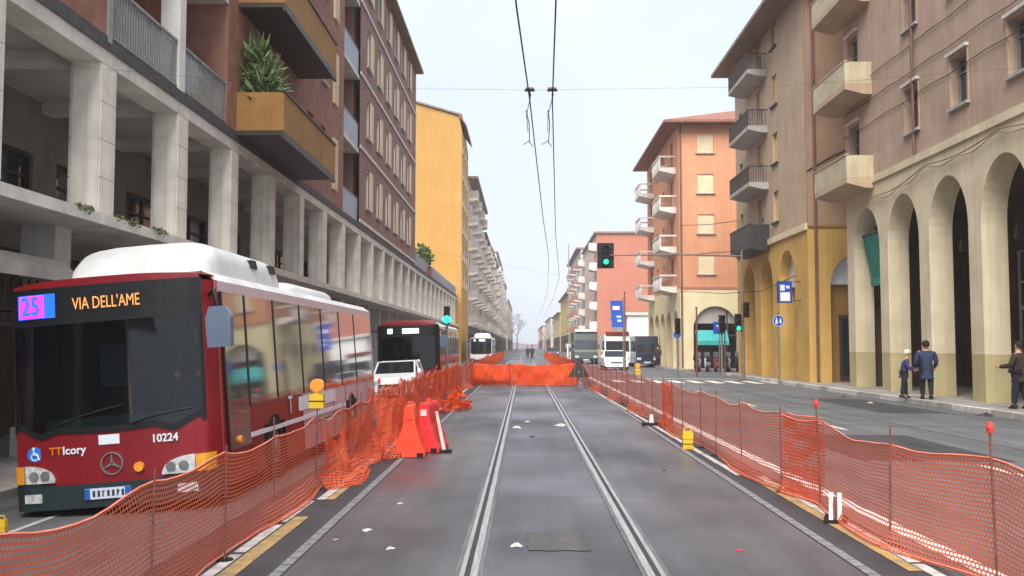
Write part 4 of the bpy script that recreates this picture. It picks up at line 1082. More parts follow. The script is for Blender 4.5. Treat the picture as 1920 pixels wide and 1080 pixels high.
    for s in (-1, 1):
        h = MB(); x0, x1 = sorted((s * .62, s * .98)); patch(h, x0, x1, lambda x: .47, lambda x: .50 + .17 * (1 - ((abs(x) - .98) / .36) ** 2) ** .5 if abs(x) > .62 else .5, .045, 10, 4, back=.05)
        ho = h.build('headlight', 'lamp_clear', t, smooth=True)
        for q in (.72, .86): MB().disc((s * q, fy(q, .55) - .05, .555), .055, 'y', .02, 14).build('lamp_bowl', 'galv', ho)
        a = MB(); x0, x1 = sorted((s * .99, s * 1.17)); patch(a, x0, x1, .47, .665, .05, 5, 3, back=.06); a.build('indicator_lamp', 'amber_lamp', t)
        f = MB(); x0, x1 = sorted((s * .78, s * 1.0)); patch(f, x0, x1, .25, .35, .045, 4, 2, back=.03); f.build('fog_lamp', 'lamp_clear', t)
    MB().disc((.36, fy(.36, .6) - .02, .58), .055, 'y', .05, 14).build('marker_lamp', 'amber', t)
    p = MB(); p.box(-.26, .26, -.055, -.035, .255, .375); p = p.build('number_plate', 'plate_white', t)
    MB().box(-.262, -.20, -.058, -.0555, .256, .374).build('plate_band', 'plate_blue', p); MB().box(.20, .262, -.058, -.0555, .256, .374).build('plate_band', 'plate_blue', p)
    tk = MB(); rnd = random.Random(4)
    for i in range(7): x = -.17 + i * .055; tk.box(x, x + .016, -.0575, -.0552, .28, .35).box(x + .016, x + .03, -.0575, -.0552, rnd.choice((.28, .335, .31)), rnd.choice((.35,)))
    tk.build('plate_characters', 'frame_dark', p)
    if digits:
        for txt, sz, m, x, z in (('TT', .12, 'orange_text', -.60, .82), ('Icory', .13, 'sign_white', -.38, .82), ('10224', .125, 'sign_white', .66, .88)):
            o = put('lettering', text_mesh(txt, sz, m, .002, .003), t, W[t] @ T(x, fy(x, .85) - .012, z) @ UPRIGHT)
        MB().disc((-.86, fy(-.86, .8) - .006, .80), .085, 'y', .012, 20).build('access_sticker', 'sticker_blue', t)
        MB().tube([(-.87, fy(.86, .8) - .016, .86), (-.87, fy(.86, .8) - .016, .80), (-.83, fy(.86, .8) - .016, .79), (-.81, fy(.86, .8) - .016, .74)], .010, 5).disc((-.87, fy(.86, .8) - .016, .87), .016, 'y', .01, 8).ring((-.86, fy(.86, .8) - .016, .775), .035, .046, 'y', .006, 14).build('wheelchair_mark', 'sign_white', t)
        MB().box(-.09, .15, -.014, -.008, .86, .97).build('white_sticker', 'sign_white', t)
        MB().box(-.02, .09, -.014, -.008, 1.0, 1.03).build('small_sticker', 'bus_lilac', t)
        st = MB(); st.ring((.05, -.012, .64), .115, .13, 'y', .02, 26)
        for a in (90, 210, 330): st.prism([(.05 + .118 * math.cos(R(a)), .64 + .118 * math.sin(R(a))), (.05 + .018 * math.cos(R(a + 60)), .64 + .018 * math.sin(R(a + 60))), (.05 + .018 * math.cos(R(a - 60)), .64 + .018 * math.sin(R(a - 60)))], 'y', -.022, -.004)
        st.build('star_badge', 'galv', t)
    # wipers
    for x0, z0, x1, z1 in ((-.62, 1.10, .22, 1.30), (.30, 1.08, .98, 1.2)):
        MB().tube([(x0, fy(x0, z0) - .035, z0), ((x0 + x1) / 2, fy((x0 + x1) / 2, z1) - .045, (z0 + z1) / 2 + .02), (x1, fy(x1, z1) - .03, z1)], .012, 5).build('wiper', 'black_plastic', t)
    # side windows and doors
    for s in (-1, 1):
        X = s * BW; ed = [(.62, 1.5), (1.56, 2.9), (2.96, 4.5), (4.56, 6.1), (6.16, 7.7), (7.76, 9.3), (9.36, L - .2)]
        for i, (a, c) in enumerate(ed):
            g_ = MB(); zl = .62 if (i == 0 and s > 0) else 1.12
            g_.box(min(X, X + s * .012), max(X, X + s * .012), a, c, zl, 2.55); w = g_.build('side_window', 'glass_bus', t)
            MB().box(min(X + s * .004, X + s * .02), max(X + s * .004, X + s * .02), a - .06, a - .0, zl, 2.55).build('window_post', 'black_plastic', w)
        if detail and s > 0:
            MB().box(X + .002, X + .016, 1.5, 7.9, .70, .76).build('side_stripe', 'sign_white', t)
            MB().box(X + .002, X + .012, 4.2, 7.0, .86, 1.08).build('side_panel', 'sign_white', t)
            put('lettering', text_mesh('T', .36, 'sign_white', .003, .004), t, W[t] @ T(X + .012, 3.62, .98) @ Matrix.Rotation(R(90), 4, 'Z') @ UPRIGHT)
        if detail:
            sm_ = MB()
            for q in (1.5, 3.5, 4.4, 5.6, 6.8, 8.0, 9.3, 10.4): sm_.box(*sorted((X + s * .001, X + s * .006)), q - .008, q + .008, .24, 1.1)
            sm_.box(*sorted((X + s * .001, X + s * .005)), 4.4, L - .05, .60, .615); sm_.build('panel_seam', 'bumper_grey', t)
        MB().disc((X + s * .02, 1.0, .72), .05, 'x', .05, 12).build('side_indicator', 'amber', t)
    for s in (-1, 1):                               # wheels with dark arches
        for y in (2.7, 8.6):
            MB().box(s * BW - s * .02 - .002, s * BW - s * .3, y - .55, y + .55, .22, .82).build('wheel_arch', 'black_plastic', t)
            w = MB().ring((s * (BW - .12), y, .46), .27, .46, 'x', .27, 26).build('wheel', 'rubber', t)
            h = MB(); h.disc((s * (BW - .07), y, .46), .28, 'x', .12, 20); h.disc((s * (BW - .0), y, .46), .12, 'x', .06, 14)
            for i in range(8): h.disc((s * (BW - .005), y + .19 * math.cos(i * PI / 4), .46 + .19 * math.sin(i * PI / 4)), .022, 'x', .02, 6)
            h.build('rim', 'rim', w)
    # mirrors
    for s in (-1, 1):
        m_ = MB().tube([(s * 1.17, fy(1.17, 2.3) + .02, 2.50), (s * 1.36, -.10, 2.52), (s * 1.42, -.16, 2.30)], .026, 6).build('mirror_arm', 'black_plastic', t)
        q = MB(); q.prism([(s * 1.30, 1.86), (s * 1.56, 1.86), (s * 1.58, 2.2), (s * 1.52, 2.32), (s * 1.34, 2.32), (s * 1.29, 2.2)], 'y', -.24, -.12); q.build('mirror', 'mirror_back', m_)
    # roof pods
    def pod(y0, y1, w, h, m='roof_white', xc=0):
        q = MB()
        def P(u, v):
            y = y0 + (y1 - y0) * u; th = PI * v; e = min(1, (min(u, 1 - u) / .16)) ; e = math.sin(e * PI / 2) ** .7
            k = abs(math.cos(th)) ** .45 * (1 if math.cos(th) > 0 else -1); return (xc + w * k * (.86 + .14 * e), y, 2.79 + h * e * math.sin(th) ** .55)
        q.grid(P, 18, 16); o = q.build('roof_pod', m, t, smooth=True)
        return o
    if tall_pod:
        o = pod(.7, 4.6, .90, .50, xc=.11)
        for y in (2.7, 3.7): MB().prism([(y, 3.02), (y + .3, 3.02), (y + .24, 3.14), (y + .02, 3.14)], 'x', .95, 1.02).build('vent', 'black_plastic', o)
        pod(5.0, 9.0, .95, .26)
        for y in (9.4, 10.3): MB().box(-.7, .7, y, y + .6, 2.80, 2.92, t=.05).build('roof_hatch', 'roof_white', t)
    else:
        pod(.5, 4.0, 1.05, .16, 'bus_red')
    return t
zb1 = road_z(-4.80) - .05
MB1 = T(-4.70, 11.0, zb1) @ Matrix.Rotation(R(-4.6), 4, 'Y') @ Matrix.Rotation(R(-.3), 4, 'Z')
bus('red city bus with white roof pod and lit blue route display', MB1, True, '25', "VIA DELL'AME")
zb2 = road_z(-4.75)
bus('second bus with dull red roof front and white sides, behind the white car', T(-4.5, 37.4, zb2) @ Matrix.Rotation(R(-1.5), 4, 'Y'), False, tall_pod=False, front='bus_red')
bus('distant white bus far down the left lane', T(-4.7, 104, zb2), False, tall_pod=True, detail=False)
cd = person('bus driver in a dark jacket seated behind the windscreen of the red bus', (0, 0, 0), 1.7, PI, 'coat_blue', 'trouser_dark', 'hair_dark', seated=True, arms=((.14, .12), (.14, .12)))
cd.matrix_basis = MB1 @ T(.72, 1.28, .60) @ Matrix.Rotation(PI, 4, 'Z')

# ---------------------------------------------------------------- cars, vans, scooters
def wheels(t, ys, X, r=.30, w=.19):
    for s in (-1, 1):
        for y in ys:
            o = MB().ring((s * X, y, r), r * .62, r, 'x', w, 22).build('wheel', 'rubber', t)
            h = MB().disc((s * (X + w * .3), y, r), r * .64, 'x', .05, 16)
            for k in range(6): a = k * PI / 3; h.box(s * (X + w * .3) - .035, s * (X + w * .3) + .035, y + r * .35 * math.cos(a) - .03, y + r * .35 * math.cos(a) + .03, r + r * .35 * math.sin(a) - .03, r + r * .35 * math.sin(a) + .03)
            h.build('rim', 'rim', o)
def car(label, M, paint='car_white', W_=1.62, L=3.55, H=1.5, hatch=True, group=None):
    """nose towards local -y"""
    t = thing('car', label, 'car', M=M, group=group); hw = W_ / 2
    # side outline of the lower body (y, z) and the tapered glasshouse
    prof = [(0.02, .30), (0.0, .52), (.05, .68), (.30, .80), (.92, .93), (L - .35, .97), (L - .06, .90), (L, .62), (L - .02, .30)]
    b = MB(); n = len(prof); secs = [(-hw, .06, .0), (-hw + .02, .015, .0), (-hw + .09, 0, .018), (hw - .09, 0, .018), (hw - .02, .015, .0), (hw, .06, .0)]
    idx = []
    for x, ins, up in secs:
        row = []
        for (y, z) in prof:
            yy = min(max(y, ins * 1.5), L - ins * 1.5); zz = z - ins if z > .5 else z
            row.append(len(b.v)); b.v.append((x, yy, zz + (up if z > .75 else 0)))
        idx.append(row)
    for r0, r1 in zip(idx, idx[1:]):
        for i in range(n):
            j = (i + 1) % n; b.f.append((r0[i], r0[j], r1[j], r1[i])); b.m.append(0)
    b.f.append(tuple(idx[0])); b.m.append(0); b.f.append(tuple(idx[-1][::-1])); b.m.append(0)
    # roof and pillars
    ya, yb_, yc, yd = .95, 1.62, L - (.55 if hatch else .9), L - .12
    ti = .13; zr = H
    b.box(-hw + ti, hw - ti, yb_, yc, zr - .05, zr, t=.04)
    def post(x0, y0, z0, x1, y1, z1, r=.035): b.tube([(x0, y0, z0), (x1, y1, z1)], r, 6)
    for s in (-1, 1):
        post(s * (hw - .06), ya, .93, s * (hw - ti), yb_, zr - .03); post(s * (hw - .05), 2.25, .95, s * (hw - ti), 2.25, zr - .03); post(s * (hw - .06), yd, .95, s * (hw - ti), yc, zr - .03, .06)
    b.build('body', paint, t, smooth=False)
    q = MB(); q.poly([(-hw + .08, ya, .935), (hw - .08, ya, .935), (hw - ti - .02, yb_, zr - .03), (-hw + ti + .02, yb_, zr - .03)]); q.build('windscreen', 'glass_car', t)
    q = MB(); q.poly([(-hw + .08, yd, .955), (hw - .08, yd, .955), (hw - ti - .02, yc, zr - .03), (-hw + ti + .02, yc, zr - .03)]); q.build('rear_window', 'glass_car', t)
    for s in (-1, 1):
        for (a, c, e, f) in ((ya + .05, 2.22, yb_ + .02, 2.22), (2.28, yd - .05, 2.28, yc - .02)):
            q = MB(); q.poly([(s * (hw - .055), a, .94), (s * (hw - .055), c, .95), (s * (hw - ti - .005), f, zr - .05), (s * (hw - ti - .005), e, zr - .05)]); q.build('side_window', 'glass_car', t)
        x0, x1 = sorted((s * (hw - .12), s * (hw - .42)))
        MB().prism([(.015, .56), (.0, .70), (.13, .74), (.14, .56)], 'x', x0, x1).build('headlight', 'lamp_clear', t)
        MB().box(*sorted((s * (hw - .02), s * (hw - .18))), L - .04, L + .012, .62, .88).build('tail_light', 'cap_red', t)
        MB().box(*sorted((s * (hw + .01), s * (hw + .15))), 1.08, 1.2, .95, 1.09, t=.02).build('wing_mirror', paint, t)
    MB().box(-hw + .08, hw - .08, -.035, .1, .24, .46, t=.02).build('bumper', paint, t)
    MB().box(-.42, .42, -.012, .06, .50, .60).build('grille', 'black_plastic', t)
    MB().box(-.26, .26, -.05, -.036, .33, .43).build('number_plate', 'plate_white', t)
    MB().box(-hw + .1, hw - .1, .1, L - .1, .17, .30).build('underbody', 'black_plastic', t)
    wheels(t, (.62, L - .62), hw - .09, .29)
    return t
car('small white hatchback in front of the second bus', T(-4.52, 32.8, road_z(-4.5)) @ Matrix.Rotation(R(-2.7), 4, 'Y'), 'car_white', 1.56, 3.5, 1.37)
car('white saloon car in the right road beside the orange fence', T(6.7, 70, road_z(6.7)), 'car_white', 1.75, 4.2, 1.42, group='cars on the right road')
car('dark car farther back near the right kerb', T(9.2, 92, road_z(9)), 'car_dark', 1.75, 4.2, 1.45, group='cars on the right road')
for i, (x, y, p, lab) in enumerate(((-4.9, 124, 'car_white', 'pale car far off behind the distant white bus'), (-5.0, 136, 'car_dark', 'dark car far off in the left lane'), (6.2, 118, 'car_white', 'pale car far off on the right road'), (4.6, 150, 'car_dark', 'tiny dark car at the far end of the right road'))):
    car(lab, T(x, y, road_z(x)), p, 1.75, 4.1, 1.45, group='cars far down the street')
def van(label, M, paint, W_, L, H, glass_h=(1.2, 2.3), cat='van', top=None, name='van'):
    t = thing(name, label, cat, M=M); hw = W_ / 2
    b = MB(); b.prism([(0, .3), (0, 1.15), (.12, glass_h[0]), (.35, H - .15), (.5, H), (L, H), (L, .3)], 'x', -hw, hw); b.build('body', paint, t)
    q = MB(); q.poly([(-hw + .1, .10, glass_h[0] + .02), (hw - .1, .10, glass_h[0] + .02), (hw - .12, .12 + .23 * (glass_h[1] - glass_h[0]) / (H - .15 - glass_h[0]) - .03, glass_h[1]), (-hw + .12, .12 + .23 * (glass_h[1] - glass_h[0]) / (H - .15 - glass_h[0]) - .03, glass_h[1])]); q.build('windscreen', 'glass_dark', t)
    MB().box(-hw + .05, hw - .05, -.06, -.002, .3, .55).build('bumper', 'bumper_grey' if paint != 'van_white' else 'van_white', t)
    if top: MB().box(-hw + .1, hw - .1, .2, .5, H + .004, H + .25).build('header_panel', top, t)
    for s in (-1, 1):
        MB().box(*sorted((s * (hw - .1), s * (hw - .45))), -.02, -.002, .62, .82).build('headlight', 'lamp_clear', t)
        MB().box(*sorted((s * (hw + .004), s * (hw + .03))), .5, min(L - .3, 2.2), glass_h[0], glass_h[1]).build('side_window', 'glass_dark', t)
        MB().box(*sorted((s * (hw + .03), s * (hw + .2))), .2, .3, glass_h[0] + .1, glass_h[0] + .5).build('wing_mirror', 'black_plastic', t)
    MB().box(-.28, .28, -.075, -.062, .36, .48).build('number_plate', 'plate_white', t)
    wheels(t, (.9, L - 1.1), hw - .12, .42, .24)
    return t
van('white delivery lorry with red roof header ahead of the dark van', T(8.15, 84, road_z(8)), 'van_white', 2.25, 6.0, 2.75, (1.25, 2.2), 'lorry', 'bus_red', 'lorry')
van('dark blue box van parked by the right kerb', T(10.2, 80, road_z(10)), 'car_dark', 1.9, 5.0, 2.6, (1.25, 1.9))
van('grey truck with white cab top beyond the black tripod sign', T(5.9, 92, road_z(6)), 'truck_grey', 2.3, 7.0, 3.1, (1.4, 2.3), 'truck', 'roof_white', 'truck')
van('small white van left of the grey truck', T(5.2, 98, road_z(5)), 'van_white', 1.7, 4.4, 1.95, (1.0, 1.6))
def scooter(label, loc, rz, paint):
    t = thing('scooter', label, 'scooter', loc, rz, 'scooters parked before the orange house')
    b = MB(); b.prism([(-.25, .28), (.28, .28), (.5, .40), (.72, .62), (.70, .70), (.15, .72), (.05, .38), (-.22, .36), (-.34, .95), (-.44, .93), (-.36, .4)], 'x', -.16, .16); b.build('body', paint, t)
    MB().prism([(.12, .724), (.74, .70), (.8, .78), (.5, .84), (.15, .82)], 'x', -.14, .14).build('seat', 'black_plastic', t)
    for y in (-.52, .55):
        w = MB().ring((0, y, .23), .13, .23, 'x', .11, 18).build('wheel', 'rubber', t); MB().disc((0, y, .23), .135, 'x', .07, 12).build('rim', 'rim', w)
    MB().tube([(0, -.52, .23), (0, -.42, .6), (0, -.36, .98)], .03, 6).build('fork', 'galv', t)
    MB().tube([(-.33, -.26, 1.02), (-.1, -.36, 1.0), (.1, -.36, 1.0), (.33, -.26, 1.02)], .02, 6).build('handlebar', 'black_plastic', t)
    MB().disc((0, -.46, .88), .085, 'y', .06, 12).build('headlight', 'lamp_clear', t)
    MB().prism([(-.44, 1.0), (-.40, 1.0), (-.30, 1.38), (-.33, 1.38)], 'x', -.18, .18).build('windshield', 'glass_rail', t)
    for s in (-1, 1): MB().tube([(s * .1, -.38, 1.0), (s * .3, -.38, 1.16)], .01, 4).disc((s * .32, -.38, 1.2), .055, 'y', .02, 10).build('mirror', 'black_plastic', t)
    MB().box(-.17, .17, .72, 1.0, .84, 1.1, t=.03).build('top_box', 'black_plastic', t)
for i, (x, p, lab) in enumerate(((12.15, 'scooter_grey', 'grey scooter at the left end of the parked row'), (12.85, 'car_white', 'white scooter second from the left in the row'), (13.55, 'scooter_red', 'dark red scooter in the middle of the row'), (14.25, 'scooter_grey', 'grey scooter right of the red one'), (14.95, 'car_dark', 'black scooter at the right end of the parked row'))):
    scooter(lab, (x, 67.6 + .15 * (i % 2), -.08), R(160 + 14 * (i % 3)), p)

# ---------------------------------------------------------------- safety netting fences
def lerp_path(path, d):
    for (a, b) in zip(path, path[1:]):
        L = math.dist(a, b)
        if d <= L: return (a[0] + (b[0] - a[0]) * d / L, a[1] + (b[1] - a[1]) * d / L), ((b[0] - a[0]) / L, (b[1] - a[1]) / L)
        d -= L
    a, b = path[-2:]; L = math.dist(a, b); return b, ((b[0] - a[0]) / L, (b[1] - a[1]) / L)
def net(name, parent, path, m, top=.98, sag=.10, posts=(), z0=None, wav=.04, skirt=.12, seed=1, fold=0, hem=True):
    rnd = random.Random(seed); Lt = sum(math.dist(a, b) for a, b in zip(path, path[1:]))
    ph = [rnd.uniform(0, 6.3) for _ in range(8)]
    pd = sorted(posts)
    def sagf(d):
        lo = max([p for p in pd if p <= d], default=0); hi = min([p for p in pd if p > d], default=Lt)
        if hi - lo < .2: return 0
        t = (d - lo) / (hi - lo); return 4 * t * (1 - t) * min(1.3, (hi - lo) / 1.8)
    n = int(Lt / .11); nv = 9
    def P(u, v):
        d = u * Lt; (x, y), (tx, ty) = lerp_path(path, d); nx, ny = -ty, tx
        zg = road_z(x) if z0 is None else z0
        tp = top + .018 * math.sin(d * 1.7 + ph[0]) + .010 * math.sin(d * 4.3 + ph[1]) - sag * sagf(d)
        off = wav * (math.sin(d * 2.2 + ph[2] + v * 1.5) + .6 * math.sin(d * 5.1 + ph[3] - v * 3)) * (.3 + .7 * math.sin(PI * min(1, v + .15)))
        if fold: off += fold * math.sin(d * 21 + 2.5 * math.sin(v * 4 + ph[5])) + fold * .6 * math.sin(d * 9 + v * 8)
        off += skirt * max(0, .25 - v) / .25 * (.4 + .6 * math.sin(d * 1.1 + ph[4]))
        z = zg + .02 + (tp - .02) * v + .004 * math.sin(d * 8 + v * 6)
        return (x + nx * off, y + ny * off, z)
    b = MB(); b.grid(P, n, nv, m, uvfn=lambda u, v: (u * Lt, v * top)); o = b.build('netting', None, parent, Matrix())
    o.name = 'netting'
    for k in range(2) if hem else ():
        h = MB(); h.tube([P(i / n, 1 - .03 * k * 0 if k == 0 else .02) for i in range(0, n + 1, 2)], (.007 if k == 0 else .006), 4, cap=False); h.build('hem_cord', 'net_cord', o, Matrix())
    return P, Lt
mat('net_cord', (236, 156, 132), (222, 112, 86), rough=.7, scale=3)
def post(parent, x, y, h, cap=None, r=.007, lean=(0, 0), foot=True):
    z = road_z(x); o = MB().tube([(x, y, z - .02), (x + lean[0], y + lean[1], z + h)], r, 6).build('post', 'rust', parent, Matrix())
    if cap: MB().tube([(x + lean[0], y + lean[1], z + h - .02), (x + lean[0], y + lean[1], z + h + .02), (x + lean[0], y + lean[1], z + h + .06)], [.018, .028, .018], 10).build('post_cap', cap, o, Matrix())
    if foot: MB().disc((x, y, z + .012), .07, 'z', .02, 12).build('post_foot', 'rubber', o, Matrix())
rnd = random.Random(9)
# left run beside the red bus
fl = thing('safety_fence', 'orange net fence with rusty rods between the track and the red bus', 'fence', (-2.5, 3, 0), 0, 'orange net fences')
pl = [(-2.42, 2.6), (-2.46, 8), (-2.58, 13), (-2.55, 16.2)]
py = [4.4, 6.3, 7.9, 9.6, 11.75, 13.6, 15.0]
net('netting', fl, pl, 'net_near', .88, .07, [y - 2.6 for y in py], seed=2, wav=.014, skirt=-.14)
for i, y in enumerate(py): post(fl, lerp_path(pl, y - 2.6)[0][0] + .02, y, 1.0 + .06 * rnd.uniform(-1, 1), None, lean=(rnd.uniform(-.02, .02), 0))
# bunched heap of netting before the barriers
fb = thing('netting_heap', 'crumpled heap of bright orange netting bunched up left of the plastic barriers', 'netting', (-2.35, 12.5, 0))
net('netting', fb, [(-2.45, 11.6), (-2.36, 12.6), (-2.42, 13.5), (-2.30, 14.6), (-2.25, 15.6)], 'net_heap', .84, .34, [0, 1.6, 2.4, 4], wav=.10, fold=.018, seed=6, skirt=-.3, hem=False)
net('netting', fb, [(-2.3, 14.7), (-2.0, 15.0), (-1.9, 15.5)], 'net_heap', 1.0, .1, [0], wav=.05, fold=.02, seed=12, skirt=-.1, hem=False)
for x, y in ((-2.42, 13.4), (-2.28, 15.0)): post(fb, x, y, 1.12)
# left run from the barriers to the cross fence
f2 = thing('safety_fence', 'crowded orange net fence running from the plastic barriers to the cross fence', 'fence', (-2.5, 17, 0), 0, 'orange net fences')
p2 = [(-2.5, 16.6), (-2.55, 22), (-2.62, 30), (-2.5, 38), (-2.3, 42.3)]
net('netting', f2, p2, 'net_mid', 1.05, .10, [i * 1.9 for i in range(14)], seed=21, wav=.06, fold=.02, skirt=-.25)
net('netting', f2, [(-2.75, 17), (-2.8, 24), (-2.8, 42)], 'net_mid', 1.02, .12, [i * 2.3 for i in range(12)], seed=22, wav=.06, fold=.03)
net('netting', f2, [(-2.2, 25.0), (-1.75, 25.8), (-1.5, 26.6), (-2.0, 27.2), (-2.2, 29.5), (-2.25, 33)], 'net_dense', .38, .12, [0, 3], seed=23, wav=.12, fold=.06, skirt=-.4, hem=False)
for i in range(14): d = i * 1.9; (x, y), _ = lerp_path(p2, d); post(f2, x + .03, y, 1.05 + rnd.uniform(-.08, .14), 'cap_red' if i % 3 == 0 else None, lean=(rnd.uniform(-.05, .05), 0))
# cross fence
fc = thing('safety_fence', 'bright orange net fence closing the tram track across its full width', 'fence', (0, 42.5, 0), 0, 'orange net fences')
net('netting', fc, [(-2.25, 42.5), (-.6, 42.7), (.8, 42.5), (2.3, 42.5)], 'net_dense', .93, .05, [0, 1.6, 3.2, 4.5], seed=31, wav=.08, fold=.02, skirt=.2)
net('netting', fc, [(-2.2, 42.9), (0, 43.05), (2.3, 42.85)], 'net_dense', .96, .08, [0, 2, 4.5], seed=32, wav=.08, fold=.03)
for x in (-2.2, -.65, .95, 1.55, 2.28): post(fc, x, 42.6, 1.06 + .1 * (x > 2), r=.016)
o = MB().box(1.15, 2.2, 42.3, 42.34, .04, .5)
# fences beyond it
for lab, pa, sd_ in (('far orange net fence on the left beyond the cross fence', [(-2.4, 43.2), (-2.7, 70), (-2.8, 130)], 41), ('far orange net fence on the right beyond the cross fence', [(2.4, 43.2), (2.7, 70), (2.8, 130)], 42)):
    f = thing('safety_fence', lab, 'fence', (pa[0][0], pa[0][1], 0), 0, 'orange net fences')
    net('netting', f, pa, 'net_dense', 1.1, .12, [i * 2.6 for i in range(34)], seed=sd_, wav=.08, hem=False)
    for i in range(0, 34, 2): (x, y), _ = lerp_path(pa, i * 2.6); post(f, x, y, 1.15, foot=False)
# right run
fr = thing('safety_fence', 'orange net fence with thin rods along the right side of the track', 'fence', (3.2, 4, 0), 0, 'orange net fences')
pr = [(3.52, 3.4), (3.44, 7.1), (3.16, 8.4), (3.24, 10.6), (3.08, 11.6), (3.05, 16), (3.0, 24), (2.9, 34), (2.62, 42.4)]
pyr = [5.0, 7.1, 8.4, 10.6, 11.6, 13.6, 15.4, 16.6, 18.4, 19.6, 21, 22.6, 24.4, 26.0, 27.5, 29, 30.6, 32.2, 33.8, 35.4, 37, 38.6, 40.2, 42]
def dist_at(y):
    d = 0
    for a, b in zip(pr, pr[1:]):
        if y <= b[1]: return d + math.dist(a, b) * (y - a[1]) / (b[1] - a[1])
        d += math.dist(a, b)
    return d
net('netting', fr, pr[:5], 'net_near', .92, .05, [dist_at(y) for y in pyr if y < 12], seed=51, wav=.012, skirt=.14)
D0 = dist_at(11.6)
net('netting', fr, pr[4:7], 'net_near', .96, .06, [dist_at(y) - D0 for y in pyr if 11 < y < 25], seed=52, wav=.02, skirt=.16)
D1 = dist_at(24)
net('netting', fr, pr[6:], 'net_mid', 1.0, .08, [dist_at(y) - D1 for y in pyr if y > 24], seed=53, wav=.035, skirt=.2)
net('netting', fr, [(3.27, 10.62), (3.18, 11.1), (3.11, 11.62)], 'net_mid', .96, .03, [0, 1], seed=54, wav=.02, fold=.008)
net('netting', fr, [(3.02, 19.6), (3.0, 20.2), (2.98, 21)], 'net_mid', .98, .03, [0, 1.4], seed=55, wav=.03, fold=.03, hem=False)
for i, y in enumerate(pyr):
    (x, yy), _ = lerp_path(pr, dist_at(y)); post(fr, x - .02, y, (1.12 if y in (7.1, 10.6) else 1.05) + rnd.uniform(-.03, .05), 'cap_red' if y in (7.1, 10.6) else None, r=.0085, lean=(rnd.uniform(-.03, .03), 0), foot=y > 11)
# plastic barriers seen end-on
def barrier(name, label, x, y, rz, m, s=1.0):
    t = thing(name, label, 'barrier', (x, y, .006), rz, 'plastic road barriers')
    out = [(-.28, 0), (-.28, .09), (-.235, .17), (-.12, .50), (-.09, .78), (-.06, .84), (.06, .84), (.09, .78), (.12, .50), (.235, .17), (.28, .09), (.28, 0)]
    b = MB(); b.prism([(p[0] * s, p[1] * .97) for p in out], 'y', 0, .75); me = b.mesh('body', m); o = put('body', me, t)
    bv = o.modifiers.new('b', 'BEVEL'); bv.width = .02; bv.segments = 2
    c = MB(); c.prism([(-.045, .817), (.045, .817), (.04, .86), (-.04, .86)], 'y', .3, .42); c.build('filler_cap', 'cap_red', t)
    f = MB(); f.box(-.22, -.12, -.012, -.003, .02, .08).box(.12, .22, -.012, -.003, .02, .08); f.build('foot_notch', 'black_plastic', t)
    MB().box(-.05, .05, -.012, -.003, .60, .70).build('reflector', 'white_paint' if m == 'barrier_red' else 'barrier_orange', t)
barrier('plastic_barrier', 'orange red plastic barrier standing end-on, left of the pair by the netting', -1.79, 15.0, R(4), 'barrier_orange', .9)
barrier('plastic_barrier', 'pinkish red plastic barrier leaning against the right of the orange one', -1.64, 15.72, R(-8), 'barrier_red', .92)
tw = thing('barrier_plate', 'white striped plate lying against the foot of the pinkish red barrier', 'plate', (-1.31, 15.85, .01))
MB().prism([(-.03, .02), (.03, .02), (-.11, .66), (-.15, .66)], 'y', -.04, -.0).build('board', 'white_paint', tw); MB().box(-.07, .12, -.12, .06, 0, .04).build('foot', 'rubber', tw)
# base brackets by the right fence
t = thing('fence_foot', 'small red and white block foot leaning at the right fence near the doubled netting', 'fence foot', (3.1, 9.75, .006), R(-20))
MB().prism([(-.16, 0), (.16, 0), (.06, .26), (-.02, .28)], 'x', -.05, -.01).prism([(-.16, 0), (.16, 0), (.06, .26), (-.02, .28)], 'x', .03, .07).build('side_plate', 'white_paint', t)
MB().box(-.009, .029, -.12, .12, .0, .22).build('core', 'rust', t); MB().box(-.1, .12, -.2, .2, -.004, .03).build('base', 'rubber', t)
t = thing('fence_foot', 'small white topped rubber foot at the right fence farther along', 'fence foot', (2.78, 21.2, .006))
MB().box(-.2, .2, -.12, .12, 0, .06).build('base', 'rubber', t); MB().box(-.05, .05, -.05, .05, .06, .24, t=.015).build('stub', 'white_paint', t)
# yellow warning lamps
def lamp(label, x, y, z, head=True, sc=1.0):
    t = thing('warning_lamp', label, 'warning lamp', (x, y, z), 0, 'yellow warning lamps')
    b = MB().box(-.09, .09, -.055, .055, 0, .17, t=.008); b.build('battery_box', 'yellow_box', t)
    MB().box(-.092, .092, -.057, .057, .08, .092).build('lid_seam', 'black_plastic', t)
    if head:
        MB().ring((0, 0, .27), .03, .085, 'y', .07, 22).build('lens_ring', 'amber_lamp', t); MB().disc((0, 0, .27), .072, 'y', .09, 18).build('lens', 'amber', t)
        MB().box(-.03, .03, -.03, .03, .17, .20).build('neck', 'yellow_box', t)
    else:
        t.scale = (sc, sc, sc)
        MB().box(-.092, .092, -.056, .056, .172, .30, t=.012).build('lid', 'yellow_box', t); MB().tube([(-.06, 0, .30), (-.04, 0, .36), (.04, 0, .36), (.06, 0, .30)], .012, 5).build('handle', 'yellow_box', t)
lamp('yellow warning lamp on a fence rod between the camera and the red bus rear wheel', lerp_path(pl, 9.15)[0][0] + .02, 11.75, .99)
lamp('yellow lamp battery box standing on the asphalt at the foot of the right fence', 2.76, 16.4, .008, head=False)
lamp('yellow warning lamp on the far part of the right fence', 3.5, 29.8, .86)
lamp('yellow lamp box at the far left edge in front of the red bus bumper', -5.36, 9.9, road_z(-5.36), head=False, sc=.6)
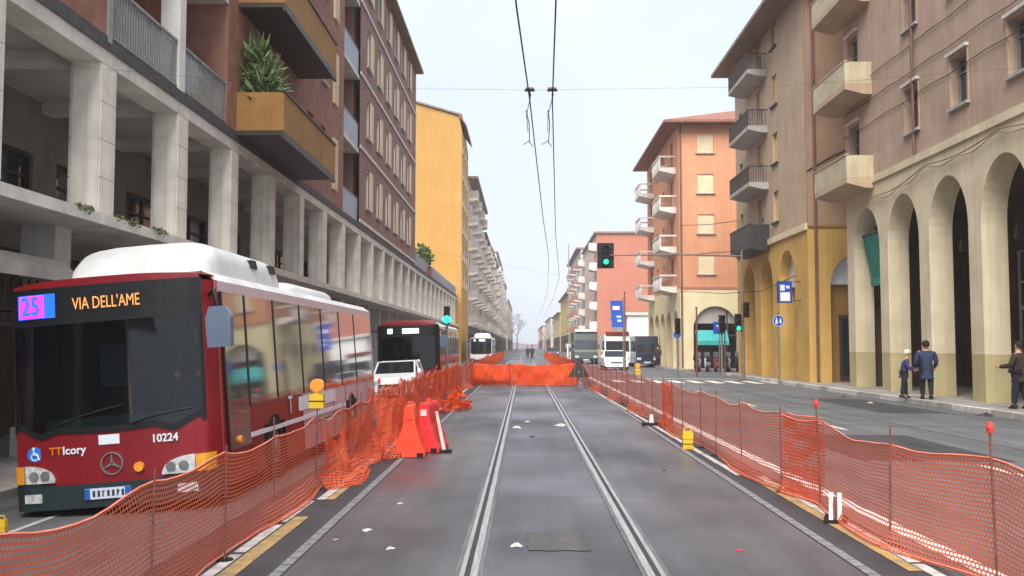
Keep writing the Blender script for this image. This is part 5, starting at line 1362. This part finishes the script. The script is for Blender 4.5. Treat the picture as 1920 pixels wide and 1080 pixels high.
# black tripod sign seen from behind
t = thing('warning_sign', 'triangular warning sign seen from its dark back on thin legs, right of the cross fence', 'road sign', (2.33, 41.2, 0))
MB().prism([(-.46, .40), (.46, .40), (.05, 1.16), (-.05, 1.16)], 'y', -.012, .012).build('plate', 'frame_dark', t)
b = MB(); b.ring((0, 0, .62), .0, .05, 'y', .05, 10); b.build('clamp', 'galv', t)
for x in (-.25, .25): MB().tube([(x * .6, -.03, 1.0), (x, -.16, 0.0)], .016, 5).build('leg', 'galv', t); MB().tube([(x * .6, .03, 1.0), (x, .22, 0.0)], .016, 5).build('leg', 'galv', t)

# ---------------------------------------------------------------- traffic lights, signs, banner
def signal_head(parent, x, y, z, s=1.0, lit=True, back=True, lens='green_lens'):
    o = MB().box(x - .17 * s, x + .17 * s, y - .16 * s, y + .1 * s, z, z + 1.0 * s).build('signal_head', 'black_plastic', parent, Matrix())
    if back: MB().box(x - .42 * s, x + .42 * s, y + .101 * s, y + .13 * s, z - .14 * s, z + 1.14 * s).build('backboard', 'black_plastic', o, Matrix())
    for k in range(3):
        zc = z + (.17 + .33 * k) * s
        MB().disc((x, y - .165 * s, zc), .12 * s, 'y', .02, 18).build('lens', lens if (k == 0 and lit) else 'off_lens', o, Matrix())
        h = MB()
        h.grid(lambda u, v: (x + .135 * s * math.cos(PI * (u * 1.2 - .1)), y - .16 * s - .2 * s * v, zc + .135 * s * math.sin(PI * (u * 1.2 - .1))), 12, 2); h.build('visor', 'black_plastic', o, Matrix())
    return o
t = thing('traffic_light', 'tall traffic light pole with a long arm holding a black signal lit green', 'traffic light', (11.45, 50.5, -.07))
MB().tube([(11.45, 50.5, -.1), (11.45, 50.5, 3), (11.45, 50.5, 6.75)], [.10, .085, .06], 10).build('pole', 'mast', t, Matrix())
MB().tube([(11.45, 50.5, 6.45), (8, 50.5, 6.55), (4.75, 50.5, 6.5)], [.05, .04, .032], 8).build('arm', 'mast', t, Matrix())
MB().tube([(11.45, 50.5, 6.72), (9.2, 50.5, 6.58)], .02, 5).build('stay', 'cable', t, Matrix())
signal_head(t, 4.3, 50.5, 5.97, 1.05)
MB().tube([(4.75, 50.5, 6.5), (4.3, 50.58, 6.5)], .05, 6).build('bracket', 'rust', t, Matrix())
signal_head(t, 11.15, 50.3, 2.5, .9, True, False); signal_head(t, 11.55, 50.1, 3.2, .8, False, False)
for k, (x, y, lab) in enumerate(((10.75, 52.5, 'dark traffic light on a thin pole left of the tall arm pole'), (9.3, 58.5, 'small dark traffic light before the teal awning'))):
    t = thing('traffic_light', lab, 'traffic light', (x, y, -.07), 0); MB().tube([(x, y, -.1), (x, y, 3.4)], .055, 8).build('pole', 'galv', t, Matrix()); signal_head(t, x, y - .1, 2.45, .95, False, False)
t = thing('traffic_light', 'traffic light showing bright green on the left above the second bus', 'traffic light', (-3.3, 41.0, road_z(-3.3)))
MB().tube([(-3.3, 41.0, road_z(-3.3)), (-3.3, 41.0, 3.4)], .05, 8).build('pole', 'galv', t, Matrix())
o = MB().box(-3.42, -3.18, 40.8, 41.05, 2.65, 3.42).build('signal_head', 'black_plastic', t, Matrix())
MB().disc((-3.3, 40.79, 2.86), .16, 'y', .03, 22).build('lens', 'green_lens', o, Matrix())
for z in (3.12, 3.32): MB().disc((-3.3, 40.79, z), .08, 'y', .02, 14).build('lens', 'off_lens', o, Matrix())
def pole_sign(name, label, x, y, z, w, h, shape, mark, pole=True, ph=None, zb=-.07):
    t = thing(name, label, 'road sign', (x, y, zb))
    if pole: MB().tube([(x, y + .05, zb - .02), (x, y + .05, ph or z + h / 2 + .05)], .035, 8).build('pole', 'galv', t, Matrix())
    if shape == 'round':
        o = MB().disc((x, y, z), w / 2, 'y', .03, 26, 'sign_blue').ring((x, y - .018, z), w / 2 - .035, w / 2 - .012, 'y', .006, 26, 'sign_white').build('plate', None, t, Matrix())
    else:
        o = MB().box(x - w / 2, x + w / 2, y - .015, y + .015, z - h / 2, z + h / 2, 'sign_blue').build('plate', None, t, Matrix())
    b = MB(); s = w
    if mark == 'people':                            # two pale figures and a dividing bar
        for q, k in ((-.17, 1), (.17, .8)):
            b.disc((x + q * s, y - .022, z + .2 * s * k), .06 * s, 'y', .006, 10); b.prism([(x + q * s - .07 * s, z + .12 * s * k), (x + q * s + .07 * s, z + .12 * s * k), (x + q * s + .1 * s, z - .25 * s * k), (x + q * s - .1 * s, z - .25 * s * k)], 'y', y - .025, y - .019)
    elif mark == 'arrow': b.prism([(x - .06 * s, z + .3 * s), (x + .06 * s, z + .3 * s), (x + .06 * s, z - .1 * s), (x + .18 * s, z - .1 * s), (x, z - .32 * s), (x - .18 * s, z - .1 * s), (x - .06 * s, z - .1 * s)], 'y', y - .025, y - .019)
    elif mark == 'panel': b.box(x - .36 * w, x + .36 * w, y - .02, y - .0155, z - .44 * h, z - .02 * h).box(x - .36 * w, x - .02 * w, y - .02, y - .0155, z + .06 * h, z + .34 * h).box(x + .08 * w, x + .32 * w, y - .02, y - .0155, z + .16 * h, z + .3 * h)
    elif mark == 'cross': b.box(x - .08 * w, x + .08 * w, y - .02, y - .0155, z - .2 * h, z + .2 * h).box(x - .25 * w, x + .25 * w, y - .02, y - .0155, z + .1 * h, z + .22 * h)
    b.build('symbol', 'sign_white', o, Matrix())
    return t
pole_sign('round_sign', 'round blue sign with pale walking figures on the yellow arches', 12.0, 45.5, 2.92, .56, .56, 'round', 'people', True, 3.4)
t = pole_sign('hanging_sign', 'square blue and white lit-box sign hanging out from the yellow arches', 12.25, 45.2, 4.27, .64, .98, 'square', 'panel', False)
MB().box(12.66, 13.0, 45.2, 45.24, 4.72, 4.76).box(12.66, 13.0, 45.2, 45.24, 3.84, 3.88).build('bracket', 'iron', t, Matrix())
MB().box(11.91, 12.59, 45.22, 45.36, 3.76, 4.78).build('case', 'iron', t, Matrix())
pole_sign('round_sign', 'small round blue sign at the corner of the orange house', 10.55, 66.5, 2.5, .6, .6, 'round', 'arrow', True, 2.9)
pole_sign('square_sign', 'square blue sign on a pole before the teal awning', 12.15, 60, 2.85, .75, .75, 'square', 'cross', True, 3.3)
t = thing('banner', 'tall blue banner with pale lettering on a pole in front of the red gable', 'banner', (6.0, 62, -.04))
MB().tube([(6.38, 62.06, -.06), (6.38, 62.06, 4.8)], .04, 8).build('pole', 'galv', t, Matrix())
o = MB().prism([(5.55, 4.65), (6.32, 4.65), (6.40, 2.95), (5.65, 2.95)], 'y', 62, 62.02).build('cloth', 'banner_blue', t, Matrix())
MB().box(5.7, 6.15, 61.985, 61.997, 4.05, 4.3).box(5.95, 6.25, 61.985, 61.997, 3.55, 3.68).box(6.0, 6.25, 61.985, 61.997, 3.28, 3.42).build('lettering', 'sign_white', o, Matrix())
for i, (x, y, h, lab) in enumerate(((6.9, 66, 5.4, 'thin dark post right of the blue banner'), (4.55, 98, 12, 'pale lamp post in front of the lemon house'), (10.2, 57, 4.0, 'grey post before the parked scooters'), (13.0, 62.5, 3.4, 'galvanised post at the crossing right of the scooters'))):
    t = thing('street_post', lab, 'post', (x, y, road_z(x))); MB().tube([(x, y, road_z(x) - .02), (x, y, h)], [.06, .045], 8).build('shaft', 'rail_grey' if i == 1 else 'rust', t, Matrix()); MB().disc((x, y, h), .075, 'z', .05, 10).build('finial', 'frame_dark', t, Matrix())

# ---------------------------------------------------------------- overhead wires
def wire(name, label, pts, r, group=None, hang=()):
    t = thing(name, label, 'cable', pts[0], 0, group); MB().tube(pts, r, 5).build('conductor', 'cable', t, Matrix()); return t
wire('trolley_wire', 'left overhead trolley wire running down the street', [(-.33, -2, 5.55), (-.09, 10.7, 5.62), (.09, 15.1, 5.66), (.55, 28, 5.5), (1.05, 41, 5.55), (1.7, 70, 5.6), (2.0, 140, 5.7)], .011, 'overhead wires')
wire('trolley_wire', 'right overhead trolley wire running down the street', [(.2, -2, 5.55), (.36, 10.7, 5.62), (.45, 15.1, 5.66), (1.05, 32, 5.5), (1.98, 54, 5.6), (2.4, 80, 5.6), (2.7, 140, 5.7)], .011, 'overhead wires')
wire('span_wire', 'thin span wire crossing the street between the buildings', [(-7.45, 15.3, 6.3), (-3.5, 15.2, 5.9), (.09, 15.1, 5.82), (.45, 15.1, 5.82), (4, 15.1, 5.86), (13.6, 15.2, 6.6)], .002, 'overhead wires')
for x, lab in ((.09, 'insulated clamp on the left trolley wire'), (.45, 'insulated clamp on the right trolley wire')):
    t = thing('wire_clamp', lab, 'wire clamp', (x, 15.1, 5.66), 0, 'wire clamps')
    MB().tube([(-.07, 0, .14), (-.05, 0, .17), (.05, 0, .17), (.07, 0, .14)], [.02, .035, .035, .02], 8).build('insulator', 'frame_dark', t)
    MB().tube([(0, 0, .14), (0, .05, .0)], .012, 5).build('hanger', 'cable', t)
    MB().tube([(-.06, .5, -.04), (0, 1.5, -.04), (.01, 3.0, -.05)], .009, 5).build('arm', 'galv', t)
    MB().tube([(.02, 0, .1), (-.05, .8, -.05), (-.02, 2.2, -.02)], .007, 5).tube([(.08, 3.4, -.04), (0, 3.0, -.02), (-.1, 3.3, -.02)], .009, 5).build('splice', 'rail_grey', t)
wire('span_wire', 'far thin span wire with small clamps beyond the traffic light', [(-7.4, 55, 7.6), (1.6, 54, 5.75), (12.9, 55, 7.4)], .004, 'overhead wires')
wire('service_cable', 'black cable looping from the yellow arches to the orange house', [(13.0, 46, 5.1), (12.9, 52, 4.7), (12.4, 60, 5.0), (11.4, 70, 5.7)], .02, 'service cables')
wire('service_cable', 'black cable strung from the orange house wall to the arm pole', [(11.5, 69.9, 10.5), (12.2, 62, 9.6), (12.9, 58, 9.3)], .02, 'service cables')

# ---------------------------------------------------------------- people in the street
gz = .078
person('tall broad person in a long navy blue coat seen from behind by the arches', (12.62, 30.4, gz), 1.84, R(-12), 'coat_blue', 'trouser_dark', 'hair_dark', 1.22, .10, ((.03, .05), (.03, .05)), 0, .40)
person('short elderly person in a blue jacket and pale hat beside the tall one', (12.15, 31.0, gz), 1.56, R(-100), 'coat_navy', 'trouser_dark', 'hair_white', .95, .10, ((.10, .12), (.06, .10)), .10, .46, hat='hair_white')
person('person in a dark brown jacket holding something at the right edge of the photo', (13.15, 25.75, gz), 1.80, R(30), 'coat_brown', 'trouser_dark', 'hair_dark', 1.08, .12, ((.10, .15), (.10, .15)), 0, .46)
bg = thing('handbag', 'small purple bag held by the person at the right edge', 'bag', (13.08, 25.98, 1.02), R(30))
b = MB(); b.box(-.14, .14, -.05, .05, 0, .17, t=.02); o = b.build('pouch', 'bag_purple', bg); MB().tube([(-.1, 0, .16), (-.06, 0, .24), (.06, 0, .24), (.1, 0, .16)], .01, 5).build('handle', 'frame_dark', bg)
person('far figure in dark clothes walking on the tram track beyond the cross fence', (.95, 118, 0), 1.78, PI, 'coat_brown', 'trouser_dark', 'hair_dark')
person('second far figure in blue left of the dark one beyond the cross fence', (.45, 128, 0), 1.7, PI, 'coat_navy', 'trouser_dark', 'hair_dark')
person('dim figure standing under the orange house arches near its corner', (10.55, 76, .07), 1.75, R(160), 'coat_brown', 'trouser_dark', 'hair_dark')
# litter
for i, (u, v, sz, m, lab) in enumerate(((690, 995, .09, 'litter', 'white paper scrap nearest the left drain'), (632, 1013, .07, 'pavement', 'grey scrap left of the white scrap by the left drain'), (735, 1028, .08, 'litter', 'pale flat scrap left of the left rail close to the camera'), (968, 1022, .12, 'litter', 'white strip of paper just left of the rough patch'), (970, 803, .22, 'litter', 'crumpled white paper between the rails far ahead'), (998, 820, .12, 'frame_dark', 'dark crumpled lump between the rails'), (1050, 799, .25, 'litter', 'white scrap touching the right rail far ahead'), (988, 792, .14, 'litter', 'small white scrap above the crumpled paper'), (1378, 1030, .06, 'barrier_red', 'pinkish scrap on the asphalt right of the right rail'), (752, 945, .07, 'litter', 'tiny white scrap beside the left drain farther on'), (1242, 882, .06, 'frame_dark', 'small dark pebble on the asphalt right of the right rail'), (1577, 741, .22, 'frame_dark', 'dark clod on the right road by the kerb'), (1625, 752, .16, 'litter', 'white scrap on the right road near the kerb'), (1838, 774, .40, 'frame_dark', 'dark flattened rag by the kerb at far right'))):
    y = 1.77 * 1800 / (v - 648); x = (u - 983) * y / 1800; z = road_z(x) + .008
    b = MB(); rn = random.Random(i); sz *= .72
    def f(a, c): th = 2 * PI * a; q = 1 + .35 * math.sin(3 * th + i) + .2 * math.sin(5 * th); return (x + sz * .6 * c * q * math.cos(th), y + sz * .9 * c * q * math.sin(th), z + sz * .16 * (1 - c * c) * (1 + .8 * math.sin(4 * th + 2 * i)) + .002)
    b.grid(f, 14, 4); tag(b.build('litter_scrap', m), lab, 'litter', 'litter on the road')
# bare trees at the end of the street
def bare_tree(label, x, y, h, seed):
    t = thing('bare_tree', label, 'tree', (x, y, 0), 0, 'bare trees at the end of the street'); rn = random.Random(seed)
    MB().tube([(0, 0, -.1), (.05, 0, h * .25), (0, .1, h * .45)], [.2, .16, .12], 7).build('trunk', 'bark', t)
    b = MB()
    def grow(p, d, L, r, n):
        q = p + d * L; b.tube([p, p + d * L * .5 + Vector((rn.uniform(-.1, .1), rn.uniform(-.1, .1), .05)) * L * .4, q], [r, r * .8, r * .6], 4, cap=False)
        if n:
            for _ in range(3): grow(q, (d + Vector((rn.gauss(0, .5), rn.gauss(0, .5), rn.gauss(.12, .3)))).normalized(), L * .72, r * .6, n - 1)
    for _ in range(4): grow(Vector((0, .1, h * .43)), Vector((rn.gauss(0, .6), rn.gauss(0, .6), 1)).normalized(), h * .2, .09, 3)
    b.build('crown', 'twig', t)
for i, (x, y, h, lab) in enumerate(((-3.2, 250, 11.5, 'bare grey tree at the left end of the street'), (-2.2, 290, 10.5, 'bare tree just right of the left end tree'), (6.2, 300, 7, 'low bare tree before the peach house'))): bare_tree(lab, x, y, h, 60 + i)
b = MB()
rn = random.Random(77)
prev = None
for i in range(41):
    x = -160 + 8 * i; z = 5 + 2.5 * math.sin(i * .5) + rn.uniform(-.8, .8)
    if prev: b.prism([(prev[0], -.5), (x, -.5), (x, z), (prev[0], prev[1])], 'y', 760, 800)
    prev = (x, z)
struct('hills', b, 'twig')

# ---------------------------------------------------------------- haze
hm = bpy.data.materials.new('haze'); hm.use_nodes = True; hn = hm.node_tree; hn.nodes.clear()
ho = hn.nodes.new('ShaderNodeOutputMaterial'); hv = hn.nodes.new('ShaderNodeVolumePrincipled')
hv.inputs['Color'].default_value = (.92, .94, .98, 1); hv.inputs['Density'].default_value = .0007; hv.inputs['Anisotropy'].default_value = .3
hn.links.new(hv.outputs[0], ho.inputs['Volume']); MATS['haze'] = hm
HAZE = True
if HAZE:
    b = MB(); b.box(-420, 420, -45, 1620, -1.8, 42); tag(b.build('haze', 'haze'), kind='stuff')
    SC.cycles.volume_bounces = 1; SC.cycles.volume_step_rate = 4
